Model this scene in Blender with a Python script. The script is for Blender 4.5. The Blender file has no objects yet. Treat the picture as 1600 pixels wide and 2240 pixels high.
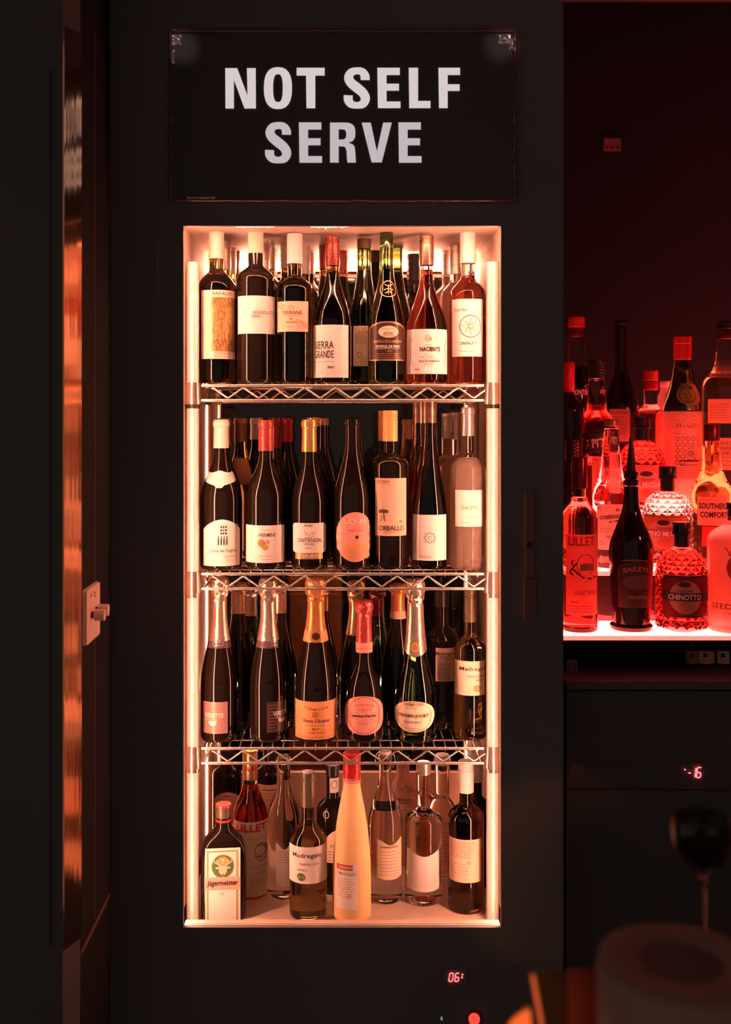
import bpy, bmesh, math, random
from mathutils import Vector, noise
random.seed(7)
S = bpy.context.scene
col = S.collection
# ---------------------------------------------------------------- camera, world, exposure
F = 2400.0; CX = 750.0; CY = 900.0; H = 1.5      # focal length and principal point in pixels of 1600x2240
cd = bpy.data.cameras.new('camera'); cam = bpy.data.objects.new('camera', cd); col.objects.link(cam)
cam.location = (0, 0, H); cam.rotation_euler = (math.pi / 2, 0, 0)
cd.sensor_fit = 'HORIZONTAL'; cd.sensor_width = 36; cd.lens = 36 * F / 1600
cd.shift_x = (800 - CX) / 1600; cd.shift_y = -(1120 - CY) / 1600
cd.clip_start = .05; cd.clip_end = 50
cd.dof.use_dof = True; cd.dof.focus_distance = 2.26; cd.dof.aperture_fstop = 4.0
S.camera = cam
W = bpy.data.worlds.new('bar_ambient'); S.world = W; W.use_nodes = True
W.node_tree.nodes['Background'].inputs[0].default_value = (1, .74, .62, 1)
W.node_tree.nodes['Background'].inputs[1].default_value = .18
S.view_settings.view_transform = 'Standard'; S.view_settings.look = 'None'
S.view_settings.gamma = 1; S.view_settings.exposure = 0; S.view_settings.use_curve_mapping = False
S.cycles.max_bounces = 14; S.cycles.transmission_bounces = 12; S.cycles.glossy_bounces = 6
S.cycles.transparent_max_bounces = 12; S.cycles.diffuse_bounces = 4
S.cycles.use_denoising = True; S.cycles.sample_clamp_indirect = 6; S.cycles.blur_glossy = .4

LEDW = (1, .375, .235)          # warm light of the cabinet strips
def area(name, loc, rot, sx, sy, power, c):
    l = bpy.data.lights.new(name, 'AREA'); l.shape = 'RECTANGLE'; l.size = sx; l.size_y = sy; l.energy = power; l.color = c
    o = bpy.data.objects.new(name, l); o.location = loc; o.rotation_euler = rot; col.objects.link(o); return o
def spot(name, loc, tgt, power, c, ang, r=.02):
    l = bpy.data.lights.new(name, 'SPOT'); l.energy = power; l.color = c; l.spot_size = math.radians(ang); l.spot_blend = .5; l.shadow_soft_size = r
    o = bpy.data.objects.new(name, l); o.location = loc
    o.rotation_euler = (Vector(tgt) - Vector(loc)).to_track_quat('-Z', 'Y').to_euler(); col.objects.link(o); return o
spot('ceiling_spot', (.62, 1.5, 2.52), (0.3130, 2.11, 2.2139), 20, (1, .80, .76), 2.3, .03)
spot('ceiling_spot', (-.62, 1.5, 2.52), (-0.3165, 2.11, 2.2104), 20, (1, .80, .76), 2.3, .03)
spot('red_bar_spot', (1.30, 1.50, 1.72), (.66, 2.35, 1.36), 24, (1, .06, .05), 34, .04)
spot('added_rail_fill', (.06, .48, 1.12), (.165, .97, .965), 11.0, (1, .28, .09), 14, .03)  # unseen warm spot added to light the copper rails, no candle stands there
spot('added_cupboard_fill', (.3, 3.0, 2.3), (-.06, 3.5, 1.2), 60, (1, .45, .25), 90)  # unseen fill added so the cupboard shows through the rear glass

# ---------------------------------------------------------------- materials
MT = {}
def mat(name, c, rough=.5, metal=0, trans=0, emit=0, ec=None, ior=1.45, coat=0, spec=.5, bump=None, var=None, sss=0):
    m = bpy.data.materials.new(name); m.use_nodes = True; n = m.node_tree.nodes; L = m.node_tree.links
    b = n['Principled BSDF']; I = b.inputs
    I['Base Color'].default_value = (*c, 1); I['Roughness'].default_value = rough; I['Metallic'].default_value = metal
    I['Transmission Weight'].default_value = trans; I['IOR'].default_value = ior
    I['Coat Weight'].default_value = coat; I['Specular IOR Level'].default_value = spec
    if sss: I['Subsurface Weight'].default_value = sss; I['Subsurface Radius'].default_value = (.03, .02, .01)
    if emit: I['Emission Color'].default_value = (*(ec or c), 1); I['Emission Strength'].default_value = emit
    if bump or var:
        tc = n.new('ShaderNodeTexCoord'); mp = n.new('ShaderNodeMapping'); L.new(tc.outputs['Object'], mp.inputs[0])
        sc = (bump or var)[0]; st = (bump or var)[2] if len(bump or var) > 2 else (1, 1, 1)
        mp.inputs['Scale'].default_value = st
        nz = n.new('ShaderNodeTexNoise'); nz.inputs['Scale'].default_value = sc; nz.inputs['Detail'].default_value = 4
        L.new(mp.outputs[0], nz.inputs['Vector'])
        if bump:
            bp = n.new('ShaderNodeBump'); bp.inputs['Strength'].default_value = bump[1]; bp.inputs['Distance'].default_value = .002
            L.new(nz.outputs['Fac'], bp.inputs['Height']); L.new(bp.outputs[0], I['Normal'])
        if var:
            r = n.new('ShaderNodeValToRGB'); k = var[1]
            r.color_ramp.elements[0].color = (c[0] * (1 - k), c[1] * (1 - k), c[2] * (1 - k), 1); r.color_ramp.elements[0].position = .3
            r.color_ramp.elements[1].color = (*c, 1); r.color_ramp.elements[1].position = .7
            L.new(nz.outputs['Fac'], r.inputs[0]); L.new(r.outputs[0], I['Base Color'])
    MT[name] = m; return m
WALL = mat('dark_wall_paint', (.16, .15, .15), .8, var=(3, .15))
WALLD = mat('black_side_panel', (.09, .08, .08), .6, var=(3, .2))
NICHE = mat('niche_black', (.016, .020, .022), .8, spec=.12, var=(2, .2))
STEELM = mat('brushed_steel_strip', (.80, .42, .25), .10, 1, bump=(60, .2, (1, 1, .03)))
TRIMM = mat('dark_trim', (.10, .08, .07), .35)
CAB = mat('cabinet_lining', (.68, .52, .42), .62, .0, var=(14, .25))
CABB = mat('cabinet_back_frame', (.72, .50, .38), .4, .0, var=(10, .3))
ZINC = mat('zinc_post', (.86, .76, .68), .36, .35, bump=(160, .35))
CHROME = mat('chrome_wire', (.95, .84, .76), .27, .9)
SLEEVE = mat('shelf_sleeve', (.75, .62, .52), .22, .9)
PBLACK = mat('black_ring', (.02, .015, .012), .4)
LED = mat('led_strip', (1, .8, .6), .5, emit=90, ec=LEDW)
LEDB = mat('led_strip_back', (1, .8, .6), .5, emit=70, ec=LEDW)
CGLOW = mat('corner_glow', (1, .8, .6), .5, emit=7, ec=LEDW)
TIER = mat('lit_acrylic', (1, .8, .7), .35, emit=12.0, ec=(1, .10, .085))
TEDGE = mat('acrylic_edge', (.8, .2, .15), .3, emit=1.0, ec=(1, .35, .25))
RISER = mat('dark_mirror_riser', (.05, .03, .03), .05, 0, coat=1)
RGLASS = mat('rear_glass', (.55, .5, .48), .02, trans=1, ior=1.4)
CRUM = mat('crumpled_film_glare', (.85, .72, .72), .38, .9)
FILM = mat('glossy_black_film', (.16, .05, .05), .12, coat=1, bump=(22, .5))
SIGNB = mat('sign_face', (.075, .065, .06), .6)
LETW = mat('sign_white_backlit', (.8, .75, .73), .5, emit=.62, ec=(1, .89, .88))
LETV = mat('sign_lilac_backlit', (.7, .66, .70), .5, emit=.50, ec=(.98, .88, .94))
G_BLK = mat('black_glass', (.010, .006, .004), .045, spec=.42)
G_DGR = mat('deep_green_glass', (.035, .075, .015), .02, trans=1)
G_OLV = mat('olive_glass', (.34, .24, .075), .02, trans=1)
G_GRN = mat('green_glass', (.12, .22, .05), .02, trans=1)
G_AMB = mat('amber_glass', (.75, .42, .14), .02, trans=1)
G_BRN = mat('brown_glass', (.26, .12, .05), .02, trans=1)
G_ROS = mat('rose_wine_glass', (1, .25, .17), .015, trans=1, ior=1.36)
G_PNK = mat('pale_rose_glass', (1, .78, .64), .02, trans=.84, ior=1.3)
G_RED = mat('red_aperitif_glass', (.80, .06, .04), .015, trans=1, ior=1.36)
G_CLR = mat('clear_glass', (.98, .95, .92), .01, trans=1, ior=1.33)
G_CLN = mat('clear_neck_glass', (.97, .95, .93), .02, trans=1, ior=1.2)
G_FRO = mat('frosted_lemon_liqueur', (1, .66, .32), .55, sss=.5)
G_WHF = mat('frosted_white_glass', (1, .92, .88), .35, trans=.5, ior=1.2)
G_FRP = mat('frosted_pink_glass', (1, .62, .52), .35, trans=.55, ior=1.2)
G_STR = mat('straw_wrapped', (.80, .42, .28), .8, bump=(220, 1.0))
PAPER = mat('white_paper', (.86, .80, .74), .6)
PAPC = mat('cream_paper', (.84, .70, .52), .6)
PAPP = mat('peach_paper', (.85, .55, .40), .6)
PAPO = mat('orange_paper', (.85, .36, .14), .5)
PAPR = mat('pink_paper', (.85, .38, .30), .5)
PAPG = mat('gold_paper', (.62, .38, .14), .35, .4, var=(120, .35))
PAPD = mat('dark_label', (.05, .025, .02), .35)
PAPB = mat('brown_label', (.35, .16, .10), .45)
PAPV = mat('violet_band', (.10, .06, .07), .35)
PLUM = mat('mauve_label', (.42, .27, .25), .35, .3)
ARTR = mat('red_label_art', (.55, .05, .03), .5, var=(60, .6))
INK = mat('black_ink', (.02, .015, .012), .6)
INKB = mat('brown_ink', (.13, .055, .035), .6)
INKF = mat('faint_ink', (.42, .25, .18), .6)
INKR = mat('red_ink', (.62, .04, .02), .5)
INKG = mat('green_ink', (.06, .16, .03), .5)
OLG = mat('olive_print', (.35, .33, .10), .45)
WHI = mat('white_ink', (.85, .76, .70), .5)
GOLDI = mat('gold_ink', (.60, .30, .12), .35, .5)
C_CRM = mat('cream_cap', (.88, .78, .66), .35)
C_YEL = mat('pale_yellow_cap', (.90, .84, .62), .35)
C_WHT = mat('white_cap', (.86, .80, .76), .35)
C_SIL = mat('silver_cap', (.75, .66, .60), .28, .8)
C_BRZ = mat('bronze_cap', (.36, .20, .15), .25, .8)
C_GLD = mat('gold_cap', (.80, .46, .16), .3, .7)
C_ORG = mat('yellow_orange_cap', (.95, .52, .18), .35, .1)
C_RED = mat('red_cap', (.62, .02, .02), .3)
C_PNK = mat('pink_red_foil', (.72, .10, .09), .28, .6, bump=(140, .5))
C_CRI = mat('crimson_pattern_cap', (.45, .10, .07), .3, .5, var=(260, .8))
C_BLK = mat('black_cap', (.012, .01, .01), .3)
C_OLV = mat('olive_cap', (.14, .11, .06), .35, .3)
C_BRO = mat('brown_foil', (.35, .20, .11), .35, .6)
C_DRD = mat('dark_red_cap', (.14, .01, .012), .25, .3)
C_PCH = mat('peach_foil', (.85, .60, .46), .25, .85, bump=(90, .5))
C_GFO = mat('gold_foil', (.85, .52, .26), .25, .85, bump=(90, .4))
C_OFO = mat('orange_foil', (.85, .34, .12), .3, .6, bump=(90, .4))
DIMP = mat('dimmer_plastic', (.95, .64, .54), .45)
REDL = mat('red_display_segment', (1, .1, .1), .5, emit=3.0, ec=(1, .13, .14))
REDB = mat('red_indicator', (1, .1, .1), .3, emit=1.6, ec=(1, .05, .035))
GRNL = mat('green_indicator', (.1, 1, .5), .3, emit=.4, ec=(.3, 1, .6))
HANDM = mat('door_handle_metal', (.20, .09, .07), .5, .2)
WOOD = mat('cabinet_wood', (.50, .17, .06), .5, var=(8, .3, (1, 1, .2)))
CANM = mat('dark_canister', (.28, .16, .13), .8)
HOLD = mat('copper_holder', (.85, .42, .22), .4, .3)
HOLDG = mat('holder_smoked_panel', (.02, .015, .012), .3)
HOLDR = mat('holder_red_panel', (.07, .012, .008), .5)
WGL = mat('wineglass_glass', (.30, .26, .25), .01, trans=1, ior=1.45)
FLOORM = mat('dark_floor', (.06, .05, .045), .6, var=(5, .3))
FROST = mat('torn_white_tape', (.85, .70, .58), .7)

# ---------------------------------------------------------------- geometry helpers
def X(px, Y): return (px - CX) * Y / F
def Z(py, Y): return H + (CY - py) * Y / F
def mk(name, vs, fs, m, parent=None, smooth=False, auto=None):
    me = bpy.data.meshes.new(name); me.from_pydata(vs, [], fs); me.validate(); me.update()
    me.materials.append(m)
    if smooth: me.polygons.foreach_set('use_smooth', [True] * len(me.polygons))
    if auto is not None:
        try: me.set_sharp_from_angle(angle=math.radians(auto))
        except Exception: pass
    o = bpy.data.objects.new(name, me); col.objects.link(o)
    if parent: o.parent = parent
    return o
def empty(name, loc, label, cat, group=None, rz=0):
    o = bpy.data.objects.new(name, None); o.location = loc; o.rotation_euler = (0, 0, rz); o.empty_display_size = .02
    col.objects.link(o); o['label'] = label; o['category'] = cat
    if group: o['group'] = group
    return o
def tag(o, label, cat, group=None):
    o['label'] = label; o['category'] = cat
    if group: o['group'] = group
    return o
class MB:
    def __init__(s): s.v = []; s.f = []
    def box(s, a, b):
        x0, y0, z0 = a; x1, y1, z1 = b; n = len(s.v)
        s.v += [(x0, y0, z0), (x1, y0, z0), (x1, y1, z0), (x0, y1, z0), (x0, y0, z1), (x1, y0, z1), (x1, y1, z1), (x0, y1, z1)]
        s.f += [tuple(n + i for i in q) for q in ((0, 3, 2, 1), (4, 5, 6, 7), (0, 1, 5, 4), (1, 2, 6, 5), (2, 3, 7, 6), (3, 0, 4, 7))]; return s
    def tube(s, pts, r, seg=8, cap=True):
        P = [Vector(p) for p in pts]; n0 = len(s.v); up = Vector((0, 0, 1))
        for i, p in enumerate(P):
            t = (P[min(i + 1, len(P) - 1)] - P[max(i - 1, 0)]).normalized()
            a = t.cross(up if abs(t.z) < .9 else Vector((0, 1, 0))).normalized(); b = t.cross(a)
            for k in range(seg):
                th = 2 * math.pi * k / seg; s.v.append(tuple(p + r * (a * math.cos(th) + b * math.sin(th))))
        for i in range(len(P) - 1):
            for k in range(seg):
                k2 = (k + 1) % seg; s.f.append((n0 + i * seg + k, n0 + (i + 1) * seg + k, n0 + (i + 1) * seg + k2, n0 + i * seg + k2))
        if cap:
            s.f.append(tuple(n0 + k for k in range(seg))); s.f.append(tuple(n0 + (len(P) - 1) * seg + k for k in reversed(range(seg))))
        return s
    def prism(s, pts, z0, z1):          # footprint polygon in x,y
        n = len(s.v); k = len(pts)
        s.v += [(x, y, z0) for x, y in pts] + [(x, y, z1) for x, y in pts]
        s.f.append(tuple(n + i for i in reversed(range(k)))); s.f.append(tuple(n + k + i for i in range(k)))
        for i in range(k): j = (i + 1) % k; s.f.append((n + i, n + j, n + k + j, n + k + i))
        return s
    def make(s, name, m, parent=None, smooth=False, auto=None): return mk(name, s.v, s.f, m, parent, smooth, auto)
def struct(o): o['kind'] = 'structure'; return o
def lathe(name, prof, m, parent, seg=36, auto=35, cross=None, wob=0, seed=0):
    """prof: list of (r, z) bottom to top; closed with caps. cross(r,z,th)->(x,y)"""
    vs = []; fs = []; n = len(prof)
    for i, (r, z) in enumerate(prof):
        for k in range(seg):
            th = 2 * math.pi * k / seg
            rr = r
            if wob: rr = r * (1 + wob * noise.noise(Vector((math.cos(th) * 2.5, math.sin(th) * 2.5, z * 260 + seed))))
            if cross: x, y = cross(rr, z, th)
            else: x, y = rr * math.cos(th), rr * math.sin(th)
            vs.append((x, y, z))
    for i in range(n - 1):
        for k in range(seg):
            k2 = (k + 1) % seg; fs.append((i * seg + k, i * seg + k2, (i + 1) * seg + k2, (i + 1) * seg + k))
    fs.append(tuple(reversed(range(seg)))); fs.append(tuple((n - 1) * seg + k for k in range(seg)))
    return mk(name, vs, fs, m, parent, True, auto)
TX = {}
def textmesh(s, bold):
    k = (s, bold)
    if k not in TX:
        c = bpy.data.curves.new('t', 'FONT'); c.body = s; c.size = 1; c.resolution_u = 2; c.offset = .028 if bold else .004
        c.align_x = 'CENTER'
        o = bpy.data.objects.new('t', c); col.objects.link(o); dg = bpy.context.evaluated_depsgraph_get()
        me = bpy.data.meshes.new_from_object(o.evaluated_get(dg)); bm = bmesh.new(); bm.from_mesh(me)
        bmesh.ops.triangulate(bm, faces=bm.faces[:])
        vs = [(v.co.x, v.co.y) for v in bm.verts]; fs = [tuple(v.index for v in f.verts) for f in bm.faces]
        bm.free(); bpy.data.meshes.remove(me); bpy.data.objects.remove(o); bpy.data.curves.remove(c)
        xs = [v[0] for v in vs]; ys = [v[1] for v in vs]; x0, x1, y0, y1 = min(xs), max(xs), min(ys), max(ys)
        TX[k] = ([((x - (x0 + x1) / 2), (y - (y0 + y1) / 2)) for x, y in vs], fs, x1 - x0, y1 - y0)
    return TX[k]

# ---------------------------------------------------------------- bottle class
Y1, Y2, Y3, Y4 = 2.287, 2.378, 2.467, 2.552
class Bottle:
    def __init__(s, label, cx, top, hw, zbase, Y=Y1, sh=None, nk=None, nw=15, p=1.5, glass=None, name='wine_bottle',
                 fill=None, fillmat=None, group=None, cap=None, waist=None, cross=None, depth=None, punt=True, seg=36, lip=False, pts=None, diamond=None, body_name='glass_body', rzadd=0):
        s.cx, s.Y, s.z0 = cx, Y, zbase; x = X(cx, Y)
        s.root = empty(name, (x, Y, zbase), label, 'bottle', group, -math.atan2(x, Y) + rzadd)
        k = Y / F; s.k = k; s.R = hw * k; s.depth = depth
        zt = Z(top, Y) - zbase; zs = Z(sh, Y) - zbase; zn = Z(nk, Y) - zbase; rn = nw * k
        s.zt = zt; s.rn = rn
        R = s.R
        P = [(R * .55, .004), (R * .8, .0), (R * .93, .0008), (R * .985, .004), (R, .009)]
        if pts:
            P += [(w * k, Z(y, Y) - zbase) for y, w in pts]
        else:
            m = 14
            P += [(R, zs * f) for f in (.25, .5, .75)]
            for i in range(m + 1):
                t = i / m; g = (1 + math.cos(math.pi * t ** p)) / 2
                P.append((rn + (R - rn) * g, zs + (zn - zs) * t))
            P.append((rn, (zn + zt) / 2))
        if lip: P += [(rn, zt - .013), (rn * 1.14, zt - .0115), (rn * 1.16, zt - .005), (rn * 1.02, zt - .004), (rn * 1.02, zt - .001), (rn * .9, zt)]
        else: P += [(rn, zt - .003), (rn * .85, zt - .002)]
        Q = []
        for q in P:
            if not Q or q[1] > Q[-1][1] + 1e-5 or len(Q) < 3: Q.append(q)
        s.P = Q
        if diamond: s._diamond(Q, glass, diamond)
        elif fill:
            zf = Z(fill, Y) - zbase
            lo = [q for q in Q if q[1] < zf - .001]; rf = s.rad(zf)
            hi = [(rf * .999, zf + .0004)] + [q for q in Q if q[1] > zf + .001]
            lathe(body_name, lo + [(rf, zf)], glass, s.root, seg, cross=cross)
            o = lathe('neck_glass', hi, fillmat or G_CLN, s.root, seg, cross=cross)
        else:
            lathe(body_name, Q, glass, s.root, seg, cross=cross)
        if cap: s.cap(*cap)
    def _diamond(s, Q, glass, d):
        z0, z1, rows, n = d     # facetted zone in absolute z above base
        zs = [q[1] for q in Q if q[1] < z0 - .002]; pr = [(s.rad(z), z, 0) for z in zs]
        for j in range(rows + 1): z = z0 + (z1 - z0) * j / rows; pr.append((s.rad(z), z, 1 + j % 2))
        pr += [(q[0], q[1], 0) for q in Q if q[1] > z1 + .002]
        vs = []; fs = []; seg = n * 2
        for r, z, f in pr:
            for k in range(seg):
                th = 2 * math.pi * k / seg
                a = r
                if f: a = r * (1.008 if (k + f) % 2 == 0 else .982)
                vs.append((a * math.cos(th), a * math.sin(th), z))
        for i in range(len(pr) - 1):
            f0, f1 = pr[i][2], pr[i + 1][2]
            for k in range(seg):
                k2 = (k + 1) % seg; a, b, c, e = i * seg + k, i * seg + k2, (i + 1) * seg + k2, (i + 1) * seg + k
                if f0 and f1:
                    if (k + f0) % 2 == 0: fs += [(a, b, e), (b, c, e)]
                    else: fs += [(a, b, c), (a, c, e)]
                else: fs.append((a, b, c, e))
        fs.append(tuple(reversed(range(seg)))); fs.append(tuple((len(pr) - 1) * seg + k for k in range(seg)))
        mk('cut_glass_body', vs, fs, glass, s.root, True, 8)
    def rad(s, z):
        P = s.P
        if z <= P[0][1]: return P[0][0]
        for i in range(len(P) - 1):
            if P[i][1] <= z <= P[i + 1][1]:
                t = (z - P[i][1]) / max(1e-9, P[i + 1][1] - P[i][1]); return P[i][0] + (P[i + 1][0] - P[i][0]) * t
        return P[-1][0]
    def zz(s, py):
        if s.depth: return Z(py, s.Y - s.depth) - s.z0
        z = Z(py, s.Y) - s.z0
        for _ in range(2): z = Z(py, s.Y - .9 * s.rad(max(z, .01))) - s.z0
        return z
    # --- closures
    def cap(s, style, m, bot, top=None, w=None, name=None, label=None):
        zt = s.zt + .001 if top is None else Z(top, s.Y) - s.z0
        zb = Z(bot, s.Y) - s.z0; h = zt - zb
        r0 = s.rn + .0014 if w is None else w * s.k
        if style == 'screw':
            nm = 'screw_cap'; P = [(r0 * .93, zb - .0002), (r0, zb)]
            P += [(r0, zb + h * .26), (r0 * .97, zb + h * .27), (r0 * .97, zb + h * .285), (r0, zb + h * .295), (r0, zb + h * .70)]
            for q in (.72, .79, .86): P += [(r0 * .95, zb + h * q), (r0 * .95, zb + h * (q + .02)), (r0 * 1.01, zb + h * (q + .03)), (r0 * 1.01, zb + h * (q + .055))]
            P += [(r0, zb + h * .975), (r0 * .93, zt)]
        elif style == 'foil':
            nm = 'foil_capsule'; P = [(r0 * 1.03, zb), (r0 * .98, zb + h * .55), (r0 * .98, zb + h * .74), (r0 * 1.08, zb + h * .77), (r0 * 1.08, zb + h * .93), (r0 * .98, zb + h * .95), (r0 * .98, zt - .001), (r0 * .9, zt)]
        elif style == 'long':
            nm = 'foil_capsule'; P = [(s.rad(zb) + .0012, zb), (s.rad(zb + h * .3) + .0012, zb + h * .3), (r0, zb + h * .6), (r0, zt - .002), (r0 * .9, zt)]
        elif style == 'plain':
            nm = 'bottle_cap'; P = [(r0 * .96, zb), (r0, zb + .001), (r0, zt - .002), (r0 * .94, zt)]
        elif style == 'ribbed':
            nm = 'bottle_cap'; P = [(r0 * .96, zb)]
            for i in range(5): a = zb + h * (.1 + .16 * i); P += [(r0 * .97, a), (r0 * 1.02, a + h * .04), (r0 * 1.02, a + h * .10)]
            P += [(r0, zt - .002), (r0 * .9, zt)]
        elif style == 'stopper':
            nm = 'stopper'; a = zb + h * .5
            P = [(r0 * .80, zb), (r0 * .80, a - .001), (r0 * 1.0, a), (r0 * 1.03, a + h * .08), (r0 * .96, a + h * .12), (r0 * .96, zt - .002), (r0 * .9, zt)]
        elif style == 'champ':
            nm = 'crinkled_foil'
            P = []; n = 26
            for i in range(n + 1):
                t = i / n; z = zb + h * t
                if t < .62: r = s.rad(z) + .0014
                elif t < .70: r = r0 * (1.0 + .0 * t)
                elif t < .76: r = r0 * 1.16
                elif t < .95: r = r0 * 1.22
                else: r = r0 * (1.22 - (t - .95) * 6)
                P.append((r, z))
            base = s.rad(zb + h * .6) + .0014
            Ps = [q for q in P if q[1] < zb + h * .62]; Pw = [(base, zb + h * .62)] + [q for q in P if q[1] >= zb + h * .62]
            o = lathe('neck_foil', Ps + [(base, zb + h * .62)], m, s.root, 32)
            o = lathe('crinkled_foil', Pw, m, s.root, 44, wob=.16, seed=s.cx, auto=14)
            return o
        else:
            nm = 'bottle_cap'; P = [(r0, zb), (r0, zt)]
        o = lathe(name or nm, P, m, s.root, 32, auto=30)
        if label: o['label'] = label
        return o
    # --- label surfaces
    def pt(s, a, z, off):
        if s.depth: return (a, -s.depth - off, z)
        r = s.rad(z) + off; return (r * math.sin(a), -r * math.cos(a), z)
    def ang(s, px, py):
        z = s.zz(py)
        if s.depth: return (px - s.cx) * (s.Y - s.depth) / F
        r = s.rad(z); u = (px - s.cx) * (s.Y - .5 * r) / F / r
        return math.asin(max(-.985, min(.985, u)))
    def patch(s, name, x0, x1, y0, y1, m, parent=None, shape='rect', off=.0006, n=18, rows=5, par=0):
        ym = (y0 + y1) / 2
        a0, a1 = s.ang(x0, ym), s.ang(x1, ym); zt, zb = s.zz(y0), s.zz(y1); zc = (zt + zb) / 2; hh = (zt - zb) / 2
        vs = []; fs = []
        n = max(4, n)
        for i in range(n + 1):
            t = i / n * 2 - 1
            if shape in ('oval', 'round'): t = math.sin(t * math.pi / 2)
            a = a0 + (a1 - a0) * (t + 1) / 2
            lo, hi = -1, 1
            if shape == 'oval': q = math.sqrt(max(0, 1 - t * t)); lo, hi = -q, q
            elif shape == 'arch': hi = 1 - .38 * t * t - .06 * abs(t)
            elif shape == 'archrect': hi = 1 - (.32 * min(1, abs(t) * 1.0) ** 2.2)
            elif shape == 'point': lo = -1 + .9 * abs(t) ** 1.3
            elif shape == 'wave': hi = 1 - .16 * math.cos(t * math.pi * 1.0); lo = -1 + .12 * t * t
            elif shape == 'cut': q = max(0, (abs(t) - .86) / .14); hi = 1 - .14 * q; lo = -1 + .14 * q
            elif shape == 'bow': lo = -1 + .75 * max(0, abs(t) - .12) - (.25 if abs(t) < .12 else 0); hi = 1 - .3 * (1 - math.exp(-(t * 3.2) ** 2)) * (1 if abs(t) < .75 else .6)
            elif shape == 'leaf': q = (1 - abs(t)) ** .7; lo, hi = -q, q
            for j in range(rows + 1):
                z = zc + hh * (lo + (hi - lo) * j / rows); vs.append(s.pt(a, z, off))
        for i in range(n):
            for j in range(rows):
                b = i * (rows + 1) + j; fs.append((b, b + rows + 1, b + rows + 2, b + 1))
        return mk(name, vs, fs, m, parent or s.root, True)
    def label(s, x0, x1, y0, y1, m, shape='rect', name='paper_label', **kw): return s.patch(name, x0, x1, y0, y1, m, None, shape, .0006, **kw)
    def ring(s, x, y, rx, ry, w, m, parent, off=.0011, n=26, a0=0, a1=360, name='printed_ring'):
        vs = []; fs = []; ac = s.ang(x, y); zc = s.zz(y); k = (s.Y - s.R) / F
        rad = 1 if s.depth else max(.004, s.rad(zc))
        for i in range(n + 1):
            th = math.radians(a0 + (a1 - a0) * i / n)
            for q in (0, 1):
                ex, ey = (rx - w * q) * k, (ry - w * q) * k
                vs.append(s.pt(ac + ex * math.cos(th) / rad, zc + ey * math.sin(th), off))
        for i in range(n): fs.append((2 * i, 2 * i + 1, 2 * i + 3, 2 * i + 2))
        return mk(name, vs, fs, m, parent)
    def strokes(s, paths, w, m, parent, off=.0012, name='drawing'):
        vs = []; fs = []
        for path in paths:
            n0 = len(vs)
            for i, (x, y) in enumerate(path):
                a = path[max(0, i - 1)]; b = path[min(len(path) - 1, i + 1)]
                dx, dy = b[0] - a[0], b[1] - a[1]; L = math.hypot(dx, dy) or 1; nx, ny = -dy / L * w / 2, dx / L * w / 2
                for q in (-1, 1): vs.append(s.pt(s.ang(x + nx * q, y + ny * q), s.zz(y + ny * q), off))
            for i in range(len(path) - 1): b = n0 + 2 * i; fs.append((b, b + 1, b + 3, b + 2))
        return mk(name, vs, fs, m, parent)
    def text(s, t, x, y, h, m, parent, bold=False, w=None, off=.0012, rot=0, skew=0, name='lettering', arc=0):
        V, fs, tw, th = textmesh(t, bold); k = (s.Y - s.R) / F
        sy = h * k / th; sx = (w * k / tw) if w else sy
        ac = s.ang(x, y); zc = s.zz(y); vs = []; c, sn = math.cos(math.radians(rot)), math.sin(math.radians(rot))
        rad = 1 if s.depth else max(.004, s.rad(zc))
        for vx, vy in V:
            u, v = vx * sx, vy * sy; u += v * skew
            if arc: v -= arc * k * (2 * vx / tw) ** 2
            u, v = u * c - v * sn, u * sn + v * c
            vs.append(s.pt(ac + u / rad, zc + v, off))
        return mk(name, vs, fs, m, parent)
    def lines(s, x0, x1, y0, y1, n, m, parent, th=1.2, name='small_print', seed=1):
        rnd = random.Random(seed * 31 + int(x0)); vs = []; fs = []
        k = (s.Y - s.R) / F
        for i in range(n):
            y = y0 + (y1 - y0) * i / max(1, n - 1); x = x0; xe = x1 - rnd.random() * (x1 - x0) * .2
            while x < xe:
                w = rnd.uniform(3, 9); b = len(vs); q = min(x + w, xe)
                for (xx, yy) in ((x, y + th / 2), (q, y + th / 2), (q, y - th / 2), (x, y - th / 2)): vs.append(s.pt(s.ang(xx, yy), s.zz(yy), .0012))
                fs.append((b, b + 1, b + 2, b + 3)); x = q + 1.6
        return mk(name, vs, fs, m, parent)

# ---------------------------------------------------------------- the setting
YW = 2.13; YT = 2.2; YI = YW + .012
OL, OR, OT, OB = X(401, YW), X(1097, YW), Z(494, YW), Z(2029, YW)
XL = X(401, YT) ; XR = X(1097, YT); ZT = Z(494, YT); ZB = OB; YB = 2.62
XN = X(1233, YW); XF = 1.75
CEIL = 2.62
w = MB(); g = .0015
w.box((-.46, YW, 0), (OL, YI - .0005, CEIL)); w.box((OL, YW, OT), (OR, YI - .0005, CEIL)); w.box((OL, YW, 0), (OR, YI - .0005, OB))
w.box((OR, YW, 0), (XN, YI - .0005, CEIL)); w.box((XN - .02, YI, 0), (XN, 3.0, CEIL))
w.box((-.46, YI, 0), (-.44, 2.7, CEIL)); w.box((-.44, 2.64, 0), (XL - .03, 2.66, CEIL)); w.box((XR + .03, 2.64, 0), (XN - .02, 2.66, CEIL))
struct(w.make('wall_back', WALL))
struct(MB().box((XN, 3.0, 0), (XF, 3.06, CEIL)).make('wall_niche', NICHE))
struct(MB().box((XF, -.5, 0), (XF + .06, 3.06, CEIL)).make('wall_right', WALL))
zl0 = Z(2055, 2.0)
struct(MB().prism([(-.4526, 2.13), (-.4526, 1.889), (-.4712, 1.845), (-1.8, 1.845), (-1.8, 2.26), (-.4605, 2.26), (-.4605, 2.13)], 0, CEIL).make('wall_left', WALLD))
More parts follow.
